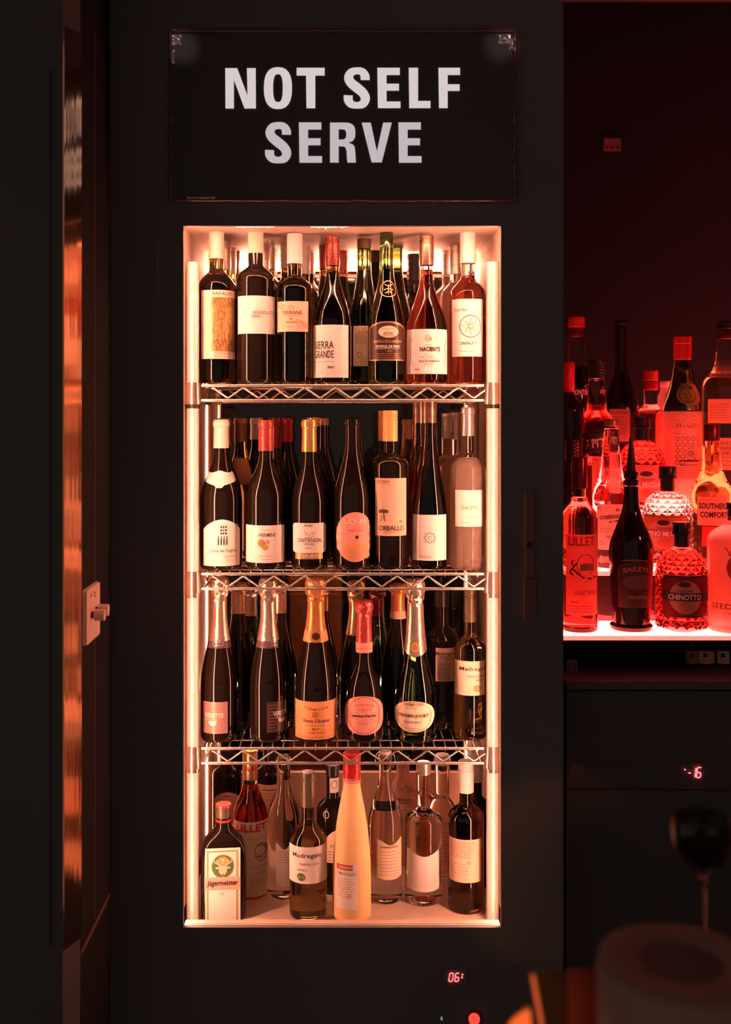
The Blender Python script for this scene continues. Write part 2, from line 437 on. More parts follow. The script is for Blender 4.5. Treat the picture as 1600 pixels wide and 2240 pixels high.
struct(MB().box((-1.8, -.5, -.05), (XF + .06, 4.2, 0)).make('floor', FLOORM))
struct(MB().box((-1.8, -.5, CEIL), (XF + .06, 4.2, CEIL + .05)).make('ceiling', WALLD))
# steel strip on the chamfer, trims
n = Vector((.92, -.39, 0)); a = Vector((-.4526, 1.889, 0)); b = Vector((-.4712, 1.845, 0))
st = MB().prism([tuple((b + n * .0005)[:2]), tuple((a + n * .0005)[:2]), tuple((a + n * .0035)[:2]), tuple((b + n * .0035)[:2])], Z(2062, 1.87), Z(68, 1.87))
struct(st.make('trim_1', STEELM))
struct(MB().box((-.4524, 1.996, Z(2010, 2.0)), (-.4510, 1.9985, Z(70, 2.0))).make('trim_2', HANDM))
struct(MB().box((-.4524, 2.126, Z(1960, 2.13)), (-.4500, 2.1290, Z(90, 2.13))).make('trim_3', TRIMM))
struct(MB().box((X(107, 1.843), 1.840, Z(2070, 1.843)), (X(108.6, 1.843), 1.8445, Z(150, 1.843))).make('trim_4', TRIMM))
struct(MB().box((-.4524, 1.893, Z(2083, 1.889) - .006), (-.4496, 2.12, Z(2083, 1.889))).make('trim_5', HANDM))
struct(MB().box((-.4525, 1.891, .02), (-.4520, 2.129, CEIL - .02)).make('added_side_sheet', mat('added_dark_side', (.018, .015, .014), .7, spec=.1)))  # added dark sheet, tones down the cooler light on the side wall
# dimmer switch on the left side wall
dm = empty('dimmer_switch', (-.4522, 1.965, Z(1338, 1.955)), 'coral plastic dimmer plate with two round knobs on left side wall', 'switch')
def yz_plate(name, y0, y1, z0, z1, x0, x1, m, parent, r=.006):
    pts = []
    for cy_, cz_, s0 in ((y1 - r, z1 - r, 0), (y0 + r, z1 - r, 90), (y0 + r, z0 + r, 180), (y1 - r, z0 + r, 270)):
        for i in range(5): t = math.radians(s0 + i * 22.5); pts.append((cy_ + r * math.cos(t), cz_ + r * math.sin(t)))
    k = len(pts); vs = [(x0, *p) for p in pts] + [(x1, (p[0] - (y0 + y1) / 2) * .94 + (y0 + y1) / 2, (p[1] - (z0 + z1) / 2) * .97 + (z0 + z1) / 2) for p in pts]
    fs = [tuple(range(k)), tuple(reversed(range(k, 2 * k)))] + [(i, k + i, k + (i + 1) % k, (i + 1) % k) for i in range(k)]
    return mk(name, vs, fs, m, parent)
yz_plate('wall_plate', -.060, .050, -.052, .046, 0, .007, DIMP, dm)
def xcyl(name, x0, x1, y, z, r, m, parent, seg=20):
    return MB().tube([(x0, y, z), (x0 + .0005, y, z), (x1 - .001, y, z), (x1, y, z)], r, seg).make(name, m, parent, True, 40)
xcyl('knob', .012, .030, -.018, -.004, .0105, DIMP, dm); xcyl('knob_shaft', .007, .012, -.018, -.004, .006, INK, dm)
xcyl('knob', .012, .030, .012, -.001, .0105, DIMP, dm); xcyl('knob_shaft', .007, .012, .012, -.001, .006, INK, dm)
for y, z in ((-.03, .028), (-.022, .030), (.0, .030), (.002, .024)): MB().box((.0071, y, z), (.0076, y + .005, z + .004)).make('printed_mark', HANDM, dm)

# ---------------------------------------------------------------- sign
SX, SY = 3.902, 3.902
sg = empty('not_self_serve_sign', (X(750, YW), YW, Z(440, YW)), 'black rectangular sign reading NOT SELF SERVE in bold white capitals', 'sign')
ys = YW - .014
def spx(px, py, y=ys): return (X(px, y) - X(750, YW), y - YW, Z(py, y) - Z(440, YW))
x0, _, z0 = spx(374, 438); x1, _, z1 = spx(1126, 66)
MB().box((x0, ys - YW, z0), (x1, -.0005, z1)).make('sign_panel', SIGNB, sg)
# wrinkled glossy film rolled over the rim
random.seed(3)
def film(p0, p1, r, n=70, amp=.0012):
    P = []
    for i in range(n + 1):
        t = i / n; q = [p0[j] + (p1[j] - p0[j]) * t for j in range(3)]
        q = [q[j] + amp * noise.noise(Vector((t * 30 + j * 9, p0[0] * 7, p0[2] * 5))) for j in range(3)]; P.append(q)
    m = MB(); m.tube(P, r, 10); return m
c4 = [spx(374, 438), spx(1126, 438), spx(1126, 68), spx(374, 68)]
for i in range(4):
    film(c4[i], c4[(i + 1) % 4], .0028 if i != 2 else .0045).make('film_edge', FILM, sg, True)
# crumpled film corners, pale metallic colour standing in for lamp glare
for (px, py, w_, h_) in ((387, 88, 20, 22), (378, 124, 10, 30), (1104, 86, 26, 20), (1120, 96, 10, 26), (440, 433, 60, 6)):
    vs = []; fs = []; nn = 9
    for i in range(nn + 1):
        for j in range(nn + 1):
            q = spx(px - w_ / 2 + w_ * i / nn, py - h_ / 2 + h_ * j / nn)
            e = math.sin(math.pi * i / nn) * math.sin(math.pi * j / nn)
            vs.append((q[0], q[1] - .0005 - .006 * e * (.6 + .9 * noise.noise(Vector((i * .8 + px, j * .8, 3)))), q[2]))
    for i in range(nn):
        for j in range(nn): b_ = i * (nn + 1) + j; fs.append((b_, b_ + 1, b_ + nn + 2, b_ + nn + 1))
    mk('film_glare_patch', vs, fs, CRUM, sg, False)
def sletter(polys, m, dx=0, dy=0, sec=True):
    vs = []; fs = []
    for P in polys:
        P = [((740 if sec else 350) + (x + dx) / SX, 40 + (y + dy) / SY) for x, y in P]
        k = len(P); n0 = len(vs)
        vs += [spx(x, y, ys - .0012) for x, y in P] + [spx(x, y, ys - .0001) for x, y in P]
        if getattr(sletter, 'strip', False):
            h_ = k // 2
            for i in range(h_ - 1): fs.append((n0 + i, n0 + i + 1, n0 + k - 2 - i, n0 + k - 1 - i))
        else: fs.append(tuple(n0 + i for i in range(k)))
        for i in range(k): j = (i + 1) % k; fs.append((n0 + i, n0 + k + i, n0 + k + j, n0 + j))
    return mk('letter', vs, fs, m, sg)
def stroke(pts, sub=5):
    P = []
    n = len(pts)
    for i in range(n - 1):
        p0, p1, p2, p3 = pts[max(0, i - 1)], pts[i], pts[i + 1], pts[min(n - 1, i + 2)]
        for k in range(sub):
            t = k / sub
            P.append([.5 * ((2 * p1[j]) + (-p0[j] + p2[j]) * t + (2 * p0[j] - 5 * p1[j] + 4 * p2[j] - p3[j]) * t * t + (-p0[j] + 3 * p1[j] - 3 * p2[j] + p3[j]) * t ** 3) for j in range(3)])
    P.append(list(pts[-1])); L = []; R = []
    for i, (x, y, w_) in enumerate(P):
        a_ = P[max(0, i - 1)]; b_ = P[min(len(P) - 1, i + 1)]; dx, dy = b_[0] - a_[0], b_[1] - a_[1]; l = math.hypot(dx, dy) or 1
        if i == 0 or i == len(P) - 1: dx, dy, l = (0, 1, 1) if False else (dx, dy, l)
        L.append((x - dy / l * w_ / 2, y + dx / l * w_ / 2)); R.append((x + dy / l * w_ / 2, y - dx / l * w_ / 2))
    return L + R[::-1]
E_ = [(335, 422), (527, 422), (527, 484), (414, 484), (414, 558), (520, 558), (520, 618), (414, 618), (414, 710), (533, 710), (533, 767), (340, 767)]
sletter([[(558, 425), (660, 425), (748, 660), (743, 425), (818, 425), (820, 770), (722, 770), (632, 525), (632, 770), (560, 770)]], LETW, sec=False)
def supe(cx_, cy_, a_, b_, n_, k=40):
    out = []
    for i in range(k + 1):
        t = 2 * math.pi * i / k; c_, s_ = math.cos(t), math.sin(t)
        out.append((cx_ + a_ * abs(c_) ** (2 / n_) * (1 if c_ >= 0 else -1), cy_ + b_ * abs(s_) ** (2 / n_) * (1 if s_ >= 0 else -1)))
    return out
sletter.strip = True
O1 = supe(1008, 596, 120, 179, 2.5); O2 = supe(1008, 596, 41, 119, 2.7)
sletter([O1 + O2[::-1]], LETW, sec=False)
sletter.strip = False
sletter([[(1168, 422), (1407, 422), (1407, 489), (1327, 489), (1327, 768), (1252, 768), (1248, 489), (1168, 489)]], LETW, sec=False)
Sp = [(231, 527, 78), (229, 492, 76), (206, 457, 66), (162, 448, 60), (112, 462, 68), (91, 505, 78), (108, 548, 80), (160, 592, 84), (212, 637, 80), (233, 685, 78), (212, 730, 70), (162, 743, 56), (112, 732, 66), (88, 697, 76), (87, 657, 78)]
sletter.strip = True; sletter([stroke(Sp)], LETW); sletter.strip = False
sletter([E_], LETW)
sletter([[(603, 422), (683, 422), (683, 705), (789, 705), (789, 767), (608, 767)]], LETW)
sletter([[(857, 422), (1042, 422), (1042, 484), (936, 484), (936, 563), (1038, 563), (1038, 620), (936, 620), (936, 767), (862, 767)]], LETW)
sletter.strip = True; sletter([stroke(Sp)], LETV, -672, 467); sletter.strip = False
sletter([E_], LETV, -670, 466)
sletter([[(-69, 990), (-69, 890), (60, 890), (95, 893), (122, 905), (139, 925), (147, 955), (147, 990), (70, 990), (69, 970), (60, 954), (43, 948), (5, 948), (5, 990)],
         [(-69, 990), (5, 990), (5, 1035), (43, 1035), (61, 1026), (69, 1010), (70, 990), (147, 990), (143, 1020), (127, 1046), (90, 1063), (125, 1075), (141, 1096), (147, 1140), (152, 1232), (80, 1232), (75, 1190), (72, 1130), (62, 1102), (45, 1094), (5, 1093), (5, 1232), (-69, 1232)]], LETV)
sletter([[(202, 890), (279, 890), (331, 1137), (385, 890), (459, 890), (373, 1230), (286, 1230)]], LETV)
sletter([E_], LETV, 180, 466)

# ---------------------------------------------------------------- lit bottle cooler
cb = empty('bottle_cooler', (0, YI, ZB), 'tall lit steel lined wall cooler cabinet behind the wire shelves', 'cooler')
ox, oy, oz = 0, YI, ZB
def lb(x0, y0, z0, x1, y1, z1): return MB().box((x0, y0 - oy, z0 - oz), (x1, y1 - oy, z1 - oz))
zfl = Z(2003, 2.262) ; zlip = Z(2010, YI)
t_ = .0012
lb(XL - t_, YI, ZB, XL, YB, ZT).make('side_panel', CAB, cb); lb(XR, YI, ZB, XR + t_, YB, ZT).make('side_panel', CAB, cb)
lb(XL, YI, ZT, XR, YB, ZT + t_).make('ceiling_panel', CAB, cb)
lb(XL, YI, zfl - .003, XR, YB, zfl).make('floor_panel', CAB, cb)
lb(OL + .0005, YW + .0005, ZB - .02, OR - .0005, YW + .0160, ZB - .0003).make('front_sill', CAB, cb)
lb(OL + .0005, YW + .0182, zfl - .0035, OR - .0005, YW + .0345, ZB - .0006).make('inner_sill', CAB, cb)
zb1 = Z(603, 2.6)
lb(XL, 2.600, Z(594, 2.6), XR, YB, ZT).make('back_panel', CABB, cb)
lb(XL, 2.606, Z(606, 2.6), XR, YB, Z(598, 2.6)).make('back_rail', CABB, cb)
lb(XL, 2.600, zfl, XR, YB, Z(1690, 2.6)).make('back_panel', CABB, cb)
lb(XL, 2.600, Z(1690, 2.6), XL + .03, YB, Z(594, 2.6)).make('back_stile', CABB, cb); lb(XR - .03, 2.600, Z(1690, 2.6), XR, YB, Z(594, 2.6)).make('back_stile', CABB, cb)
lb(XL + .03, 2.612, Z(1690, 2.6), XR - .03, 2.618, Z(606, 2.6)).make('rear_glass_pane', RGLASS, cb)
# light strips: vertical ones inside the front corners, one along the top of the back, two in the back corners
for x0_, x1_ in ((XL + .0003, XL + .0035), (XR - .0035, XR - .0003)): lb(x0_, YI + .001, zfl + .004, x1_, YI + .013, ZT - .012).make('light_strip', LED, cb)
lb(XL + .01, YI + .001, ZT - .0035, XR - .01, YI + .010, ZT - .0003).make('light_strip', LED, cb)
lb(XL + .02, 2.590, Z(585, 2.6), XR - .02, 2.599, Z(572, 2.6)).make('light_strip', LEDB, cb)
lb(XL + .02, 2.592, zfl + .40 - .012, XR - .02, 2.5995, zfl + .40).make('light_strip', LEDB, cb)  # extra strip added to brighten the lower back panel
for xa, xb in ((XL + .004, XL + .026), (XR - .026, XR - .004)): lb(xa, 2.5925, zfl + .02, xb, 2.5995, Z(598, 2.6)).make('added_corner_glow', CGLOW, cb)  # added glowing panels that brighten the back corners behind the rose bottles
for sx in (-1, 1):
    xa = XL + .0005 if sx < 0 else XR - .0045
    lb(xa, 2.572, zfl + .03, xa + .004, 2.586, Z(592, 2.58)).make('light_strip', LEDB, cb)
# torn tape hanging under the front edge of the ceiling
YK = YI + .014
for (a_, b_, sd) in ((516, 600, 1), (680, 760, 5)):
    vs = []; fs = []; nn = 22
    for i in range(nn + 1):
        px = a_ + (b_ - a_) * i / nn; d = 1.5 + 9 * abs(noise.noise(Vector((i * .5, sd, 0)))) * math.sin(math.pi * i / nn)
        vs += [(X(px, YK), .014, ZT - .0001 - oz), (X(px, YK), .014, Z(495 + d, YK) - oz), (X(px, YK), .0148, ZT - .0001 - oz), (X(px, YK), .0148, Z(495 + d, YK) - oz)]
    for i in range(nn): q = 4 * i; fs += [(q, q + 4, q + 5, q + 1), (q + 2, q + 3, q + 7, q + 6), (q + 1, q + 5, q + 7, q + 3)]
    mk('torn_tape', vs, fs, FROST, cb)
# kitchen behind the rear glass
struct(MB().box((-.9, 4.1, 0), (1.2, 4.15, CEIL)).make('wall_kitchen', NICHE))
kc = empty('kitchen_cupboard', (X(690, 3.4), 3.4, 0), 'brown wooden cupboard seen dimly through the cooler back glass', 'cupboard')
def kb(a, b): return MB().box((a[0] - X(690, 3.4), a[1] - 3.4, a[2]), (b[0] - X(690, 3.4), b[1] - 3.4, b[2]))
kb((X(632, 3.4), 3.42, 0), (X(748, 3.4), 3.8, Z(1270, 3.4))).make('carcass', WOOD, kc)
for q0, q1 in ((636, 688), (692, 744)): kb((X(q0, 3.4), 3.4, Z(1480, 3.4)), (X(q1, 3.4), 3.419, Z(1300, 3.4))).make('door', WOOD, kc)

# ---------------------------------------------------------------- wire rack
rk = empty('wire_shelf_rack', (0, 2.235, zfl), 'chrome wire shelving rack with three truss edged shelves inside lit cooler', 'rack')
FY = 2.235; BY = 2.575
def L_(x, y, z): return (x, y - FY, z - zfl)
xpl, xpr = X(422, FY), X(1078, FY)
zA = Z(843.5, FY) ; zBs = Z(1255.5, FY); zC = Z(1637, FY)
for x in (xpl, xpr):
    for y in (FY, BY):
        MB().tube([L_(x, y, zfl + .001), L_(x, y, Z(574, FY) if y == FY else Z(620, BY))], .0128, 18).make('post', ZINC, rk, True, 40)
        MB().tube([L_(x, y, zfl + .0003), L_(x, y, zfl + .012)], .0105, 14).make('post_foot', PBLACK, rk, True, 40)
def cyl(z0, z1, x, y, r0, r1, name, m, par, seg=18):
    vs = []; fs = []
    for z, r in ((z0, r0), (z1, r1)):
        for k in range(seg): th = 2 * math.pi * k / seg; vs.append((x + r * math.cos(th), y - FY + r * math.sin(th), z - zfl))
    for k in range(seg): k2 = (k + 1) % seg; fs.append((k, k2, seg + k2, seg + k))
    fs += [tuple(reversed(range(seg))), tuple(seg + k for k in range(seg))]
    return mk(name, vs, fs, m, par, True, 40)
SURF = {}
for key, zt in (('A', zA), ('B', zBs), ('C', zC)):
    zb = zt - .0300; r = .0030; x0, x1 = xpl + .018, xpr - .018
    frame = MB()
    for y in (FY, BY):
        frame.tube([L_(x0, y, zt), L_(x1, y, zt)], r, 10); frame.tube([L_(x0, y, zb), L_(x1, y, zb)], r, 10)
    for x in (x0 + .004, x1 - .004):
        frame.tube([L_(x, FY, zt), L_(x, BY, zt)], r, 10); frame.tube([L_(x, FY, zb), L_(x, BY, zb)], r, 10)
    sh = frame.make('shelf', CHROME, rk, True, 40)
    for y in (FY, BY):
        P = []; per = .0625; nz = 19; xs = X(466, FY) - .0
        for i in range(nz):
            x = xs + per / 2 * i
            up = (i % 2 == 0); zz_ = zt - .0055 if up else zb + .0055
            for d in (-.0022, .0022): P.append(L_(x + d, y - .0012, zz_ + (0 if abs(d) else 0)))
        MB().tube(P, .0019, 8).make('truss_wire', CHROME, sh, True, 50)
    for x in (x0 + .004, x1 - .004):
        P = [L_(x, FY + .03 + .0302 * i, zt - .0055 if i % 2 == 0 else zb + .0055) for i in range(11)]
        MB().tube(P, .0018, 6).make('truss_wire', CHROME, sh, True, 50)
    nd = 26
    for i in range(nd):
        x = x0 + .012 + (x1 - x0 - .024) * i / (nd - 1)
        MB().tube([L_(x, FY - .002, zt - .0052), L_(x, FY - .0005, zt + .0018), L_(x, FY + .003, zt + .0042), L_(x, BY, zt + .0042)], .0014, 6).make('deck_wire', CHROME, sh, True, 50)
    for q in (.15, .5, .85):
        y = FY + (BY - FY) * q; MB().tube([L_(x0, y, zt + .0012), L_(x1, y, zt + .0012)], .0016, 6).make('cross_wire', CHROME, sh, True)
    for x in (xpl, xpr):
        for y in (FY, BY):
            cyl(zb - .008, zt + .006, x, y, .0178, .0150, 'corner_sleeve', SLEEVE, sh)
            if y == FY: cyl(zb - .0165, zb - .0085, x, y, .0148, .0148, 'retaining_ring', PBLACK if key == 'A' else SLEEVE, sh)
    SURF[key] = zt + .0057
ZAs, ZBs, ZCs = SURF['A'], SURF['B'], SURF['C']; ZFs = zfl + .0002

# ================================================================ top shelf of bottles
def BA(*a, **k): return Bottle(*a, zbase=ZAs, **k)
b = BA('olive bottle, cream screw cap, tall gold engraved figure label, left end of top shelf', 474, 499, 40.5, sh=640, nk=588, nw=15.2, p=1.7, glass=G_OLV, cap=('screw', C_CRM, 567))
l = b.label(441.5, 515, 634.5, 785, PAPC)
b.patch('engraved_panel', 462, 514, 650, 769, PAPG, l, off=.0009)
b.text('BADALISC', 488, 642, 7.5, INKB, l, w=46); b.text('DELLE VENEZIE', 488, 773, 4.5, INKB, l, w=40); b.text('PINOT GRIGIO', 488, 780, 4, INKB, l, w=38)
fig = [[(484 + 7 * math.cos(t / 3), 690 + 9 * math.sin(t / 3)) for t in range(20)], [(477, 686), (479, 676), (482, 683), (485, 674), (488, 683), (491, 676), (492, 686)], [(480, 699), (470, 706), (466, 722), (470, 738)], [(489, 699), (499, 706), (503, 722), (498, 738)], [(473, 722), (484, 728), (496, 722)], [(478, 728), (476, 750), (472, 766)], [(491, 728), (493, 750), (497, 766)], [(484, 706), (484, 722)]]
for i in range(9): fig.append([(464 + i * 5.5 + 3 * math.sin(j * .9 + i), 652 + j * 3.5) for j in range(7)])
for i in range(8): fig.append([(466 + i * 6 + 3 * math.sin(j + i * 2), 742 + j * 3.6) for j in range(8)])
b.strokes(fig, 1.0, INKB, l)
b = BA('black bottle with pale yellow capsule and plain square white label, second on top shelf', 559.5, 498, 42, sh=622, nk=580, nw=16, p=1.9, glass=G_BLK, cap=('plain', C_YEL, 555, 504, 17))
b.cap('plain', C_BRZ, 503, 498, 14, 'cap_top')
l = b.label(521.5, 602, 647, 730, PAPER)
b.text('LALANCELLOTTA', 580, 683.5, 7, INKB, l, w=56); b.text('GAVI', 560, 692, 7, INKB, l, w=18); b.strokes([[(572, 689.5), (595, 689.5)], [(572, 693), (595, 693)]], .8, INKF, l)
b = BA('dark bottle with matte white cap and swirl edged label reading TERRANE', 645, 512.5, 40, sh=640, nk=603, nw=15.2, p=1.7, glass=G_OLV, cap=('plain', C_WHT, 578, 512, 17))
l = b.label(607.5, 674, 659, 725.5, PAPP)
b.text('TERRANE', 638, 684, 8, INKB, l, w=46); b.text('+', 637, 697, 6, INKR, l, True); b.text('Sauvignon', 638, 705, 6, INK, l, w=24, skew=.3); b.lines(622, 656, 691.5, 691.5, 1, INKF, l); b.lines(630, 645, 715, 715, 1, INKF, l)
b.ring(637, 673, 6, 4, 1.2, INKF, l, name='crest')
b.strokes([[(609 + i * 3, 664 + 2 * i + 6 * math.sin(i * .6 + q)) for i in range(6)] for q in range(4)] + [[(648 + i * 4, 720 - q * 4 - 5 * math.sin(i * .5 + q * .3)) for i in range(7)] for q in range(5)], .8, INKF, l)
b = BA('burgundy shaped dark bottle with crimson patterned cap and label reading SIERRA GRANDE', 728, 517, 42, sh=718, nk=592, nw=14.5, p=1.1, glass=G_OLV, cap=('screw', C_CRI, 582, 517, 16))
l = b.label(686, 762, 710.5, 826, PAPER)
b.text('SIERRA', 708, 754.5, 17, INK, l, w=47, bold=False); b.text('GRANDE', 708, 775, 17, INK, l, w=47); b.text('2021', 724, 803, 5, INK, l, True, w=15); b.lines(687, 732, 791, 791, 1, INKF, l)
b = BA('slim dark green bottle with cream text panel, behind gap beside the oval farmhouse label', 797, 501, 40, Y=2.372, sh=735, nk=570, nw=15, p=.9, glass=G_GRN, cap=('plain', C_OLV, 545, 500, 15.6))
l = b.label(773.5, 816, 713, 801, PAPC, name='back_label')
b.text('LE', 796, 719, 4, INKB, l); b.text('PICPOUL', 795, 726, 4.5, INKB, l, w=20); b.lines(780, 806, 731, 752, 7, INKB, l, .8); b.ring(787, 776, 6, 6, 1, INKB, l); b.lines(788, 804, 785, 796, 3, INKB, l, .8)
b = BA('green bottle with embossed round neck seal and black gold framed label with farmhouse oval', 846, 498, 41, sh=725, nk=575, nw=14.7, p=.95, glass=G_GRN, cap=('plain', C_OLV, 508, 497, 15.4))
b.ring(850, 632, 19, 19, 2.2, GOLDI, b.root, .0008, name='embossed_seal'); b.strokes([[(842, 622), (850, 627), (858, 622)], [(850, 622), (850, 644)], [(840, 634), (850, 631), (860, 634)], [(843, 642), (850, 637), (858, 642)]], 2, GOLDI, b.root, .0008, name='embossed_cross')
l = b.label(808, 886, 703, 789, GOLDI, 'archrect', name='label_frame')
l2 = b.patch('paper_label', 811, 883, 706, 786, PAPD, l, 'archrect', .0009)
b.patch('picture', 829, 871, 713, 739, PAPC, l, 'oval', .0013); b.strokes([[(850 + (i - 4) * 1.5, 727), (850 + (i - 4) * 5, 737)] for i in range(9)] + [[(835, 722), (842, 718), (850, 722), (858, 718), (866, 723)], [(840, 726), (862, 726)]], 1, INKB, l, .0018)
b.text('CHATEAU DE LA MIRANDE', 849, 747, 6, GOLDI, l, True, w=66, off=.0015); b.text('PICPOUL DE PINET', 850, 758, 6, WHI, l, True, w=56, off=.0015); b.lines(822, 878, 763, 763, 1, WHI, l, .8); b.text('2021', 853, 768, 4.5, GOLDI, l, off=.0015); b.lines(825, 878, 774, 783, 3, GOLDI, l, .9)
b = BA('red wine filled burgundy bottle with bronze screw cap and label reading NACIENTE', 933.5, 515, 46, sh=735, nk=600, nw=13.6, p=1.05, glass=G_ROS, fill=592, cap=('screw', C_BRZ, 581, 515, 16))
l = b.label(891, 978, 720, 818, PAPER)
b.text('NACIENTE', 942, 764, 10, INK, l, True, w=46); b.text('CN', 938, 742, 6, INK, l); b.ring(937, 741, 6.5, 7, .9, INKF, l); b.text('PINOT NOIR', 934, 781, 4, INKF, l, w=28); b.text('VALLE DE CASABLANCA', 940, 790, 5, INKB, l, True, w=48); b.text('WINE OF CHILE', 938, 797, 3, INKB, l, w=20); b.text('13% VOL', 914, 808, 4, INK, l, w=12); b.lines(930, 946, 755, 755, 1, INKF, l); b.lines(930, 945, 775, 775, 1, INKF, l)
b.strokes([[(931, 735.5), (906, 735.5), (903, 745)], [(903, 790), (906, 801), (931, 801)], [(899 + math.sin(i) * 2, 738 + i * 5) for i in range(13)], [(973 + math.sin(i) * 1.5, 738 + i * 5) for i in range(13)]], .9, INKF, l)
b = BA('straight red wine filled bottle with white cap and star sun label, top shelf right', 1024, 509.5, 40, sh=655, nk=606, nw=15.2, p=1.5, glass=G_ROS, fill=604, cap=('plain', C_WHT, 577, 509.5, 17))
l = b.label(990, 1056, 654, 780, PAPER)
b.text('Bonne Nuit', 1008, 677, 8, INKF, l, w=30, skew=.35); b.ring(1030, 714, 24.5, 24.5, 1.3, INK, l, n=40)
b.strokes([[(1030 + 3 * math.cos(t * .3927), 714 + 3 * math.sin(t * .3927)), (1030 + (18 if t % 2 == 0 else 12) * math.cos(t * .3927), 714 + (18 if t % 2 == 0 else 12) * math.sin(t * .3927))] for t in range(16)], 1.1, GOLDI, l)
b.text('CINSAULT', 1024, 751, 6.5, INK, l, w=38); b.lines(1006, 1040, 768, 768, 1, INKF, l)
# bottles standing behind, top shelf
for (lb_, cx, top, Y, gl, cp, cb_, sty, p, sh_, nk_) in (
    ('tan screw capped bottle directly behind the gold engraved label bottle', 490, 528, Y2, G_OLV, C_SIL, 591, 'screw', 1.6, 650, 606),
    ('tan screw capped bottle third deep behind the gold engraved label bottle', 502.5, 543, Y3, G_OLV, C_SIL, 600, 'screw', 1.6, 655, 614),
    ('black capped bottle deepest in the left row of the top shelf', 511, 550, Y4, G_BLK, C_BLK, 604, 'screw', 1.6, 660, 618),
    ('tan screw capped bottle directly behind the plain square label bottle', 575, 514, Y2, G_OLV, C_SIL, 589, 'screw', 1.6, 650, 600),
    ('tan screw capped bottle third deep behind the plain square label bottle', 588, 527, Y3, G_OLV, C_SIL, 590, 'screw', 1.6, 650, 604),
    ('tan screw capped bottle deepest behind the plain square label bottle', 593, 540, Y4, G_AMB, C_SIL, 596, 'screw', 1.6, 650, 608),
    ('white capped bottle peeking out left of the swirl label bottle', 629, 526, Y3, G_OLV, C_WHT, 589, 'plain', 1.6, 650, 606),
    ('white capped bottle peeking out right of the swirl label bottle', 664, 540, Y2, G_OLV, C_WHT, 601, 'plain', 1.6, 660, 614),
    ('pale capped bottle deepest behind the swirl label bottle', 675, 546, Y4, G_BLK, C_SIL, 600, 'screw', 1.6, 660, 614),
    ('crimson capped bottle behind left of the SIERRA GRANDE bottle', 713, 533, Y3, G_OLV, C_CRI, 590, 'screw', 1.1, 730, 600),
    ('crimson capped bottle behind right of the SIERRA GRANDE bottle', 747, 547, Y4, G_OLV, C_CRI, 598, 'screw', 1.1, 730, 606),
    ('black capped bottle deep between the two tall green bottles', 822, 532, Y4, G_BLK, C_BLK, 575, 'plain', 1.0, 720, 592),
    ('green bottle with olive cap close behind the farmhouse oval label bottle', 867, 508, Y3, G_GRN, C_OLV, 545, 'plain', .95, 725, 575),
    ('black necked bottle deep behind left of the NACIENTE bottle', 906, 557, Y4, G_BLK, C_BLK, 624, 'ribbed', 1.5, 700, 640),
    ('silver capped pale bottle deep behind left of the sun label bottle', 982, 547, Y4, G_PNK, C_SIL, 602, 'screw', 1.6, 660, 620),
    ('silver capped pale bottle behind left of the sun label bottle', 998, 536, Y3, G_PNK, C_SIL, 600, 'screw', 1.6, 660, 616)):
    BA(lb_, cx, top, 37, Y=Y, sh=sh_, nk=nk_, nw=14, p=p, glass=gl, seg=28, group='bottles behind on the top shelf', cap=(sty, cp, cb_))

# ================================================================ second shelf
def BB(*a, **k): return Bottle(*a, zbase=ZBs, **k)
b = BB('wide burgundy bottle with cream capsule, white neck collar and arched label with church window', 484, 918, 46, sh=1095, nk=985, nw=15, p=1.0, glass=G_BLK, cap=('foil', C_CRM, 980, 918, 16.6))
b.label(450.5, 514, 1029, 1063, PAPER, 'bow', name='neck_label')
l = b.label(446, 524, 1136, 1238, PAPER, 'arch')
b.strokes([[(478 + i * 6, 1177), (478 + i * 6, 1192)] for i in range(4)], 2.8, INK, l); b.strokes([[(478 + i * 6, 1173), (479 + i * 6, 1176)] for i in range(4)], 2.5, INK, l)
for i in range(9): b.patch('window_print', 483 + (i % 3) * 5 - .5, 486.5 + (i % 3) * 5 - .5, 1150 + (i // 3) * 7, 1155 + (i // 3) * 7, INK if i != 4 else INKR, l, 'oval', .0011, 6, 1)
b.text("Clos de l'eglise", 490, 1205, 9, INKB, l, w=62); b.text('CHARDONNAY', 502, 1217, 4.5, INKF, l, w=28); b.lines(494, 512, 1225, 1225, 1, INKF, l)
b = BB('dark burgundy bottle with pinkish red capsule and white label with brown round fruit drawing', 582, 919, 44, sh=1090, nk=992, nw=14.6, p=1.0, glass=G_BLK, cap=('foil', C_PNK, 986, 919, 16))
l = b.label(539, 621.5, 1149, 1231, PAPER)
b.text('HERMINE', 585, 1170, 8, INKB, l, w=38); b.text('CUVEE', 583, 1160, 4, INKF, l); b.patch('fruit_print', 564.5, 580, 1179, 1196, GOLDI, l, 'oval', .0011, 12); b.patch('leaf_print', 572, 589, 1191, 1204, OLG, l, 'leaf', .0013, 10); b.patch('fruit_print', 582, 589, 1180, 1190, INKF, l, 'oval', .0012, 10); b.text('GRAVIANA', 582, 1216, 4, INKF, l, w=28); b.lines(572, 594, 1223, 1223, 1, INKF, l)
b = BB('slim dark bottle with gold capsule and cut corner white label above gold VIURA band', 677, 918, 40, sh=1100, nk=995, nw=14.8, p=1.0, glass=G_BLK, cap=('foil', C_GLD, 988, 918, 16.4))
l = b.label(642, 713, 1144, 1209, PAPER, 'cut'); b.text('RIOJA', 676, 1150, 5, INKB, l, True, w=18); b.strokes([[(658, 1155), (696, 1155)]], .8, INKF, l)
